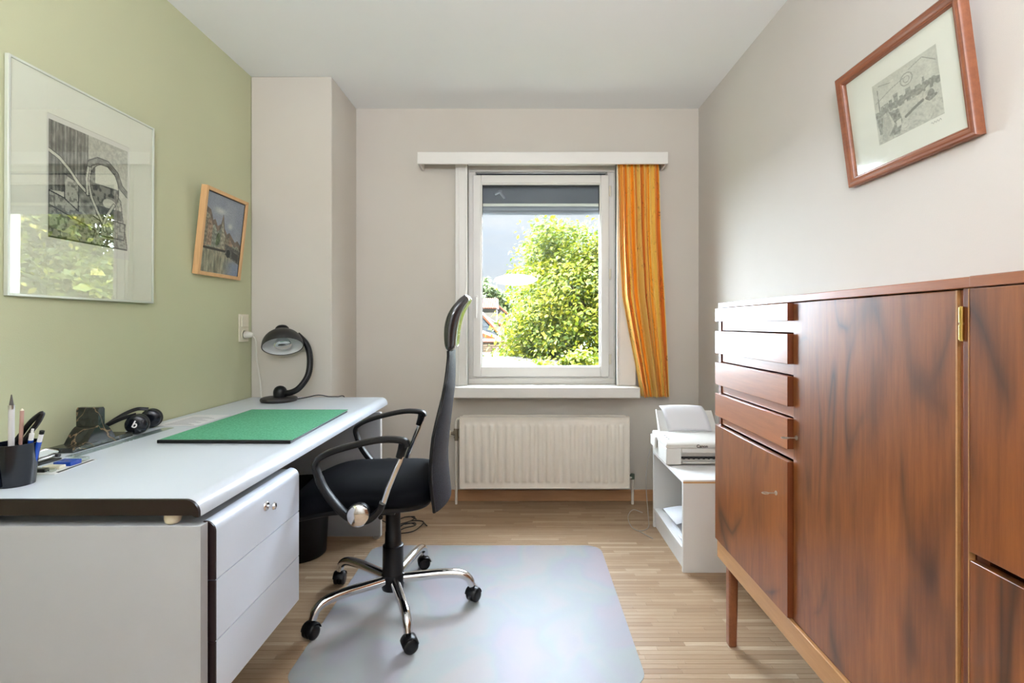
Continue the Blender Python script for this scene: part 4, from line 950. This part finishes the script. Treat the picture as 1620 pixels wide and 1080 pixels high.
def canal(u, v):
    n1, n2, n3 = vnoise(u, v, 7, 41), vnoise(u, v, 45, 42), vnoise(u, v, 22, 43)
    C = np.ones(u.shape+(3,)); sky = (1-n1)[..., None]*rgb(128, 138, 150)+n1[..., None]*rgb(146, 152, 158)
    C = sky*(1-.18*(v*1.2)[..., None]*0+0.0*v[..., None])
    cl = np.exp(-(((u-.38)/.14)**2+((v-.20)/.04)**2))+np.exp(-(((u-.66)/.06)**2+((v-.36)/.035)**2))*1.0
    C = C*(1-(cl*.7)[..., None])+rgb(212, 208, 190)*(cl*.7)[..., None]
    roof = np.interp(u, [0, .06, .14, .22, .27, .34, .42, .46, .52, .60, .66, .75, .83, .90, 1], [.16, .20, .22, .34, .32, .40, .36, .22, .40, .47, .44, .50, .55, .52, .58])
    house = (v > roof+.015*n3) & (v < .70)
    pal = np.stack([rgb(158, 150, 122), rgb(140, 130, 104), rgb(162, 132, 104), rgb(142, 148, 126), rgb(128, 130, 110)])
    hc_ = pal[(np.clip((u*9.0).astype(int)+(v*3).astype(int), 0, 99) % 5)]; hc_ = hc_*(.78+.35*n2[..., None])
    C = np.where(house[..., None], hc_, C)
    rf = (v > roof) & (v < roof+.07); C = np.where(rf[..., None], (rgb(100, 92, 80)+rgb(44, 26, 16)*n3[..., None])*.95, C)
    wins = ((u*26) % 1 < .3) & ((v*18) % 1 < .45) & house & (v > roof+.09) & (v < .66); C = np.where(wins[..., None], C*.62, C)
    tr2 = np.exp(-(((u-.38)/.07)**2+((v-.56)/.09)**2)) > .5*n3+.25; C = np.where(tr2[..., None], rgb(78, 92, 56)*(.8+.6*n2[..., None]), C)
    water = v >= .70; wc = (rgb(118, 120, 98)*(1-n3)[..., None]+rgb(150, 142, 112)*n3[..., None])*(.8+.4*vnoise(u, v*.25, 40, 44)[..., None])
    wb_ = np.clip((u-.55)/.3, 0, 1)[..., None]*np.clip((v-.76)/.1, 0, 1)[..., None]; wc = wc*(1-wb_)+rgb(118, 132, 154)*wb_
    C = np.where(water[..., None], wc, C); C = np.where((np.abs(v-.70+.0*u) < .014)[..., None] & (u < .6)[..., None], rgb(62, 58, 48), C)
    br = poly(u, v, [(.58, .60), (1, .66), (1, .84), (.60, .74)]); C = np.where(br[..., None], rgb(86, 86, 78)*(.8+.5*n2[..., None]), C)
    ar = (np.hypot((u-.68)/.055, (v-.72)/.055) < 1); C = np.where(ar[..., None], rgb(40, 44, 42), C); ar = poly(u, v, [(.78, .68), (.96, .71), (.96, .80), (.78, .77)]); C = np.where(ar[..., None], rgb(66, 66, 60), C)
    C = C*(.92+.16*np.random.RandomState(7).rand(*u.shape)[..., None]); g_ = C.mean(-1, keepdims=True); return (C*.75+g_*.25)*1.0

# large framed print, left wall: local x runs towards the camera, y into the room
pl = thing('framed_picture', 'large framed etching in a thin pale frame on the green wall', 'picture', (XL+.005, 1.765, 1.209), (math.radians(-.3), 0, -PI/2-math.radians(.9)))
Wd, Hd = .575, .705
def fr4(mb, w, h, t, y0, y1): return mb.box(-w/2, -w/2+t, y0, y1, 0, h).box(w/2-t, w/2, y0, y1, 0, h).box(-w/2+t, w/2-t, y0, y1, 0, t).box(-w/2+t, w/2-t, y0, y1, h-t, h)
fr4(MB(), Wd, Hd, .008, .001, .013).build('frame', M['alu'], pl, bevel=.001, **L)
MB().box(-Wd/2+.008, Wd/2-.008, .004, .007, .008, Hd-.008).build('backing_sheet', M['wboard'], pl, **L)
# mat board with opening: y world 1.60..1.93 -> local x = 1.765 - y
mx0, mx1, mz0, mz1 = -.165, .165, .158, .584
MB().box(-Wd/2+.008, mx0, .0075, .0095, .008, Hd-.008).box(mx1, Wd/2-.008, .0075, .0095, .008, Hd-.008).box(mx0, mx1, .0075, .0095, .008, mz0).box(mx0, mx1, .0075, .0095, mz1, Hd-.008).build('mat_board', M['mat_board'], pl, bevel=.0004, **L)
art('print', still_life, .315, .375, 190, 220, -1, .0072, .192, pl)
MB().box(-Wd/2+.008, Wd/2-.008, .0105, .012, .008, Hd-.008).build('glass', M['picglass'], pl, **L)

# small oil painting
pp_ = thing('framed_picture', 'small canal painting in a light wood frame leaning off the green wall', 'picture', (XL+.001, 2.495, 1.357), (math.radians(-6.2), 0, -PI/2))
Wd, Hd = .352, .410
fr4(MB(), Wd, Hd, .017, .0005, .028).build('frame', M['pine'], pp_, bevel=.0015, **L)
MB().box(-Wd/2+.017, Wd/2-.017, .004, .017, .017, Hd-.017).build('canvas', M['mat_board'], pp_, **L)
art('painting', canal, Wd-.036, Hd-.036, 150, 170, -1, .0178, .018, pp_)
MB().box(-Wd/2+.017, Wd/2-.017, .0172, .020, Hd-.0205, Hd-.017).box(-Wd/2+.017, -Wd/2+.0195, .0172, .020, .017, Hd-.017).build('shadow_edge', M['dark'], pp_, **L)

# right picture: local x -> +Y, y -> -X
pr_ = thing('framed_picture', 'harbour etching in a red-brown wooden frame high on the right wall', 'picture', (XR-.0005, 1.4735, 1.587), (math.radians(-7.5), 0, PI/2))
Wd, Hd = .487, .365
def molding(w, h):
    mb_ = MB(); prof_ = [(0, .0), (0, .020), (.004, .024), (.010, .022), (.014, .0245), (.020, .022), (.024, .017), (.027, .018), (.030, .014), (.030, 0)]
    n = len(prof_); cs_ = [(-1, 0), (1, 0), (1, 1), (-1, 1)]; vs = []
    for sx, sz in cs_:
        for d, y_ in prof_:
            vs.append(((w/2-d)*sx, y_+.0015, (h-d) if sz else d))
    fs = [(i*n+k, i*n+(k+1) % n, ((i+1) % 4)*n+(k+1) % n, ((i+1) % 4)*n+k) for i in range(4) for k in range(n)]
    return mb_.add(vs, fs)
molding(Wd, Hd).build('frame', M['mahog'], pr_, smooth=True, **L)
MB().box(-Wd/2+.028, Wd/2-.028, .004, .007, .028, Hd-.028).build('mat_board', M['wboard'], pr_, **L)
pw, ph = .243, .183
art('print', harbour, pw, ph, 150, 120, -1, .0076, .092, pr_, cx=-.022)
sg_ = bez([(-.022-pw/2+.045-.003*k, .0076, .082+.003*math.sin(k*2.1)) for k in range(12)], 4)
MB().tube(sg_, .0005, 4).build('signature', M['cable_g'], pr_, **L)
MB().box(-Wd/2+.028, Wd/2-.028, .0105, .0125, .028, Hd-.028).build('glass', M['picglass2'], pr_, **L)

# ------------------------------------------------------------------ outside
GZ = -3.2
gm = Mt('grass_ground'); gm.set(Base_Color=gm.ramp(gm.noise(gm.coord('World'), 1.5, 5), [(.3, srgb(42, 58, 24)), (.7, srgb(66, 80, 40))]), Roughness=.95)
struct(MB().box(-70, 70, YO, 120, GZ-.2, GZ), 'ground_outside', gm.m)
def leafmat(name, stops):
    m = Mt(name); a_ = m.n('ShaderNodeAttribute'); a_.attribute_name = 'rnd'
    col = m.ramp(a_.outputs['Fac'], stops); m.set(Base_Color=col, Roughness=.6)
    tr = m.n('ShaderNodeBsdfTranslucent'); m.l(col, tr.inputs[0]); ms_ = m.n('ShaderNodeMixShader'); ms_.inputs[0].default_value = .35
    m.l(m.b.outputs[0], ms_.inputs[1]); m.l(tr.outputs[0], ms_.inputs[2]); m.l(ms_.outputs[0], m.out.inputs[0]); return m.m
lm = leafmat('linden_leaves', [(0, srgb(42, 60, 11)), (.3, srgb(70, 90, 14)), (.6, srgb(106, 118, 16)), (.85, srgb(140, 138, 26)), (1, srgb(170, 158, 60))])
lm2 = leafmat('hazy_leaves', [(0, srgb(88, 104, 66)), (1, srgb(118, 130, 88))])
bark = plain('tree_bark', srgb(96, 82, 66), .9, var=.3, scale=10, bump=.5, bscale=30)
def crown(name, parent, c, rad, nclump, per, leaf, mat, seed, inner=.72):
    rs = np.random.RandomState(seed); c = np.array(c); rad = np.array(rad)
    d = rs.normal(size=(nclump, 3)); d /= np.linalg.norm(d, axis=1)[:, None]
    lump = 1+.13*np.sin(d[:, 0]*7+seed)+.10*np.cos(d[:, 2]*9+d[:, 1]*5)
    cc = c+d*rad*(inner+(1-inner)*rs.rand(nclump, 1)**.5)*lump[:, None]
    n = nclump*per; base = np.repeat(cc, per, 0)+rs.normal(size=(n, 3))*np.array([.17, .17, .10])*np.mean(rad)*.55
    nor = np.repeat(d, per, 0)*.5+rs.normal(size=(n, 3))*.55+np.array([0, 0, .6]); nor /= np.linalg.norm(nor, axis=1)[:, None]
    t = np.cross(nor, rs.normal(size=(n, 3))); t /= np.linalg.norm(t, axis=1)[:, None]; b = np.cross(nor, t)
    s_ = leaf*(.6+.8*rs.rand(n, 1))
    V = np.stack([base-t*s_, base-b*s_*.55+nor*s_*.15, base+t*s_-nor*s_*.2, base+b*s_*.55+nor*s_*.15], 1).reshape(-1, 3)
    off = np.array(wloc(parent)) if parent else 0
    me = bpy.data.meshes.new(name); me.vertices.add(n*4); me.vertices.foreach_set('co', (V-off).astype(np.float32).ravel())
    me.loops.add(n*4); me.loops.foreach_set('vertex_index', np.arange(n*4, dtype=np.int32)); me.polygons.add(n); me.polygons.foreach_set('loop_start', np.arange(n, dtype=np.int32)*4)
    me.update(); me.validate(); a_ = me.attributes.new('rnd', 'FLOAT', 'POINT')
    r = np.clip(np.repeat(rs.rand(nclump), per)*.45+rs.rand(n)*.6, 0, 1); a_.data.foreach_set('value', np.repeat(r, 4).astype(np.float32))
    me.materials.append(mat); o = bpy.data.objects.new(name, me); COL.objects.link(o); o.parent = parent; o['kind'] = 'stuff'; return o
def tree(name, label, c, rad, nclump, per, leaf, mat, seed, group=None, tr=.22, inner=.72):
    t = thing(name, label, 'tree', (c[0], c[1], GZ), group=group)
    top = (c[0], c[1], c[2]+rad[2]*.3)
    m = MB().tube(bez([(c[0], c[1], GZ), (c[0]+.05, c[1], (GZ+c[2])/2), top], 6), [tr*(1-.6*i/12) for i in range(13)], 10)
    m.build('trunk', bark, t, smooth=True)
    rs = random.Random(seed); m = MB()
    for k in range(9):
        w = k*2.4; z0 = c[2]-rad[2]*.5+rad[2]*.09*k
        m.tube([(c[0], c[1], z0), (c[0]+math.cos(w)*rad[0]*.4, c[1]+math.sin(w)*rad[1]*.4, z0+rad[2]*.22), (c[0]+math.cos(w)*rad[0]*.75, c[1]+math.sin(w)*rad[1]*.75, z0+rad[2]*.38)], [tr*.4, tr*.25, tr*.08], 6)
    m.build('branches', bark, t, smooth=True)
    crown('foliage', t, c, rad, nclump, per, leaf, mat, seed, inner); return t
tree('leafy_tree', 'large bright yellow-green leafy tree filling the right of the window view', (2.0, 13.2, .45), (2.65, 2.4, 3.1), 800, 110, .060, lm, 11, inner=.62)
t2 = tree('leafy_tree', 'second broad leafy tree to the right, seen mirrored in the large picture', (7.9, 8.8, 1.6), (3.1, 2.0, 4.6), 1100, 90, .062, lm, 12)
crown('glare_block_foliage', t2, (7.9, 8.8, 1.6), (2.6, 1.5, 4.1), 600, 60, .2, lm, 13, .25)  # extra dense leaves added to block sky glare through the crown
crown_c = thing('leafy_bush', 'low bright green bush at the bottom right of the window', 'bush', (.8, 7.2, GZ))
MB().tube([(.8, 7.2, GZ), (.8, 7.2, .1)], [.1, .04], 8).build('stem', bark, crown_c, smooth=True)
crown('foliage', crown_c, (.80, 7.2, .16), (.72, .5, .52), 200, 60, .036, lm, 14)
for i, (x, y, h, r) in enumerate(((-3.6, 44, 3.6, 2.8), (.6, 56, 2.8, 3.6), (5.2, 46, 3.6, 2.6), (-9, 52, 3.0, 2.6))):
    tree('distant_tree', ('hazy distant tree above the red-tiled tower', 'hazy distant tree between the tower and the big tree', 'hazy distant tree hidden behind the big tree', 'hazy distant tree at the far left of the view')[i], (x, y, h-r*.7), (r, r*.8, r*1.1), 150, 40, .22, lm2, 20+i, 'hazy trees on the horizon')
bt = tree('birch_tree', 'thin birch top hanging above the big tree', (4.6, 22, 4.3), (2.2, 1.6, 2.4), 70, 22, .07, lm2, 31, tr=.12, inner=.3)
# houses
wh = plain('whitewashed_render', srgb(98, 97, 95), .9, var=.04, scale=1.5)
slate = plain('blue_grey_slate', srgb(72, 82, 98), .7, var=.05, scale=2)
terra = plain('terracotta_tile', srgb(116, 62, 40), .8, var=.12, scale=8)
brick_m = plain('weathered_brick', srgb(104, 92, 80), .9, var=.12, scale=5)
def at(px, py, d): return ((px-827)/805*d, EYE-(py-512)/805*d)
# tower house with tiled roof
hA = thing('house', 'white house with a small red-tiled roof above a grey slate gable', 'house', (-3.4, 30, GZ))
x0, zt = at(700, 488, 30); x1, _ = at(785, 488, 30)
MB().box(-4.7, x1, 30, 31.7, GZ, zt).build('wall', wh, hA)
_, zr = at(785, 474, 30.9)
MB().add([(-4.8, 29.8, zt), (x1+.08, 29.8, zt), (x1+.08, 30.9, zr+.05), (-4.8, 30.9, zr+.05), (-4.8, 31.8, zt), (x1+.08, 31.8, zt)], [(0,1,2,3), (3,2,5,4), (0,3,4), (1,5,2), (0,4,5,1)]).build('roof', terra, hA)
tl = MB()
for i in range(24):
    x = x1-.02-i*.125
    tl.tube([(x, 29.78, zt+.02), (x, 30.9, zr+.07)], .05, 6)
tl.build('roof_tiles', terra, hA)['kind'] = 'stuff'
# gable in front, slate clad
hB = thing('house', 'gable end clad in blue grey slate boards at the left window edge', 'house', (-3, 26, GZ))
pk = at(745, 480, 26); e1_ = at(787, 527, 26); e0_ = at(700, 527, 26)
MB().prism([(e0_[0], GZ), (e1_[0], GZ), e1_, pk, e0_], 'y', 26, 27.9).build('wall', slate, hB)
for k in range(12):
    z = e1_[1]-1.2+k*.22; m = MB(); hw = min(e1_[0], pk[0]+(e1_[0]-pk[0])*(pk[1]-z)/(pk[1]-e1_[1])) if z > e1_[1] else e1_[0]
    m.box(e0_[0], hw-.04, 25.93, 26, z, z+.20).build('cladding_board', slate, hB)
def slab(p, q, y0, y1, th): # roof slab between two xz points
    return MB().prism([p, q, (q[0], q[1]+th), (p[0], p[1]+th)], 'y', y0, y1)
slab(pk, (e1_[0]+.12, e1_[1]-.14), 25.7, 27.9, .14).build('roof_edge', terra, hB); slab(e0_, pk, 25.7, 27.9, .14).build('roof_edge', terra, hB)
hC = thing('house', 'white gabled house partly behind the big tree', 'house', (-1, 28, GZ))
a0, a1, a2 = at(787, 512, 28), at(834, 543, 28), at(765, 498, 28)
MB().prism([(a2[0], GZ), (a1[0]+.4, GZ), (a1[0]+.4, a1[1]-.2), a1, a0, a2], 'y', 28.3, 29.6).build('wall', wh, hC)
slab(a0, a1, 28.0, 29.6, .12).build('roof_edge', terra, hC)
hD = thing('house', 'white house with grey roof and red ridge beside the tiled tower', 'house', (0, 34, GZ))
b0_, b1_, b2_ = at(790, 486, 34), at(806, 500, 34), at(777, 502, 34)
MB().prism([(b2_[0], GZ), (b1_[0], GZ), b1_, b0_, b2_], 'y', 34, 36).build('wall', wh, hD)
slab(b0_, b1_, 33.8, 36, .12).build('roof_edge', terra, hD); slab(b2_, b0_, 33.8, 36, .12).build('roof_edge', terra, hD)
c0_, c1_ = at(784, 497, 32), at(822, 530, 32)
MB().add([(c0_[0]-1, 32.2, c1_[1]-.4), (c1_[0]+1.5, 32.2, c1_[1]-.4), (c0_[0]+2.0, 36, at(0, 500, 36)[1]), (c0_[0]-1, 36, at(0, 492, 36)[1])], [(0,1,2,3)]).build('slate_roof', slate, hD)
# garden wall with coping
gw = thing('garden_wall', 'pale brick wall with terracotta coping beyond the flat roof', 'wall', (-1.2, 15, GZ))
w0, w1, = at(700, 555, 15), at(838, 541, 15)
bk = []
MB().box(-3.0, w1[0], 15.02, 15.25, GZ, w1[1]).build('wall_core', brick_m, gw)
rows = 5; bh = (w1[1]-at(0, 557, 15)[1])/rows; src_b = None
for r in range(rows):
    x = -1.35+(r % 2)*.11; z = w1[1]-(r+1)*bh
    while x < w1[0]-.2:
        if src_b is None:
            src_b = MB().box(0, .205, 14.99, 15.02, 0, bh-.012).build('brick', brick_m, gw); o = src_b
            base_l = -wloc(gw)
            for v_ in o.data.vertices: pass
        else: o = src_b.copy(); COL.objects.link(o)
        o.location = (x, random.uniform(-.004, .004), z); x += .22
xx = -3.0; src_c = None
while xx < w1[0]+.02:
    if src_c is None: src_c = MB().prism([(14.94, 0), (15.14, .075), (15.34, 0), (15.34, -.02), (14.94, -.02)], 'x', 0, .23).build('coping_tile', terra, gw); o = src_c
    else: o = src_c.copy(); COL.objects.link(o)
    o.location = (xx, 0, w1[1]+.02); xx += .24
orf = thing('outbuilding', 'small orange-tiled lean-to roof left of the garden wall', 'shed', (-1.9, 17, GZ))
o0 = at(763, 527, 17); o1 = at(785, 540, 17)
MB().box(-3, o1[0], 17, 19, GZ, o1[1]-.05).build('wall', wh, orf)
slab((o0[0]-1.2, o0[1]+.35), o1, 16.8, 19, .12).build('roof', plain('orange_tile', srgb(122, 66, 34), .8), orf)
# flat white roof nearby
fr2 = thing('flat_roof', 'bright white flat roof below the window', 'roof', (-.5, 11, GZ))
zf = at(0, 557, 14.9)[1]
MB().box(-5, 1.1, 8.2, 14.9, zf-.2, zf).build('roof_deck', plain('white_roofing', srgb(104, 104, 104), .8, var=.02), fr2, bevel=.01)
MB().box(-4.9, 1.0, 8.3, 14.8, GZ, zf-.2).build('wall', wh, fr2)
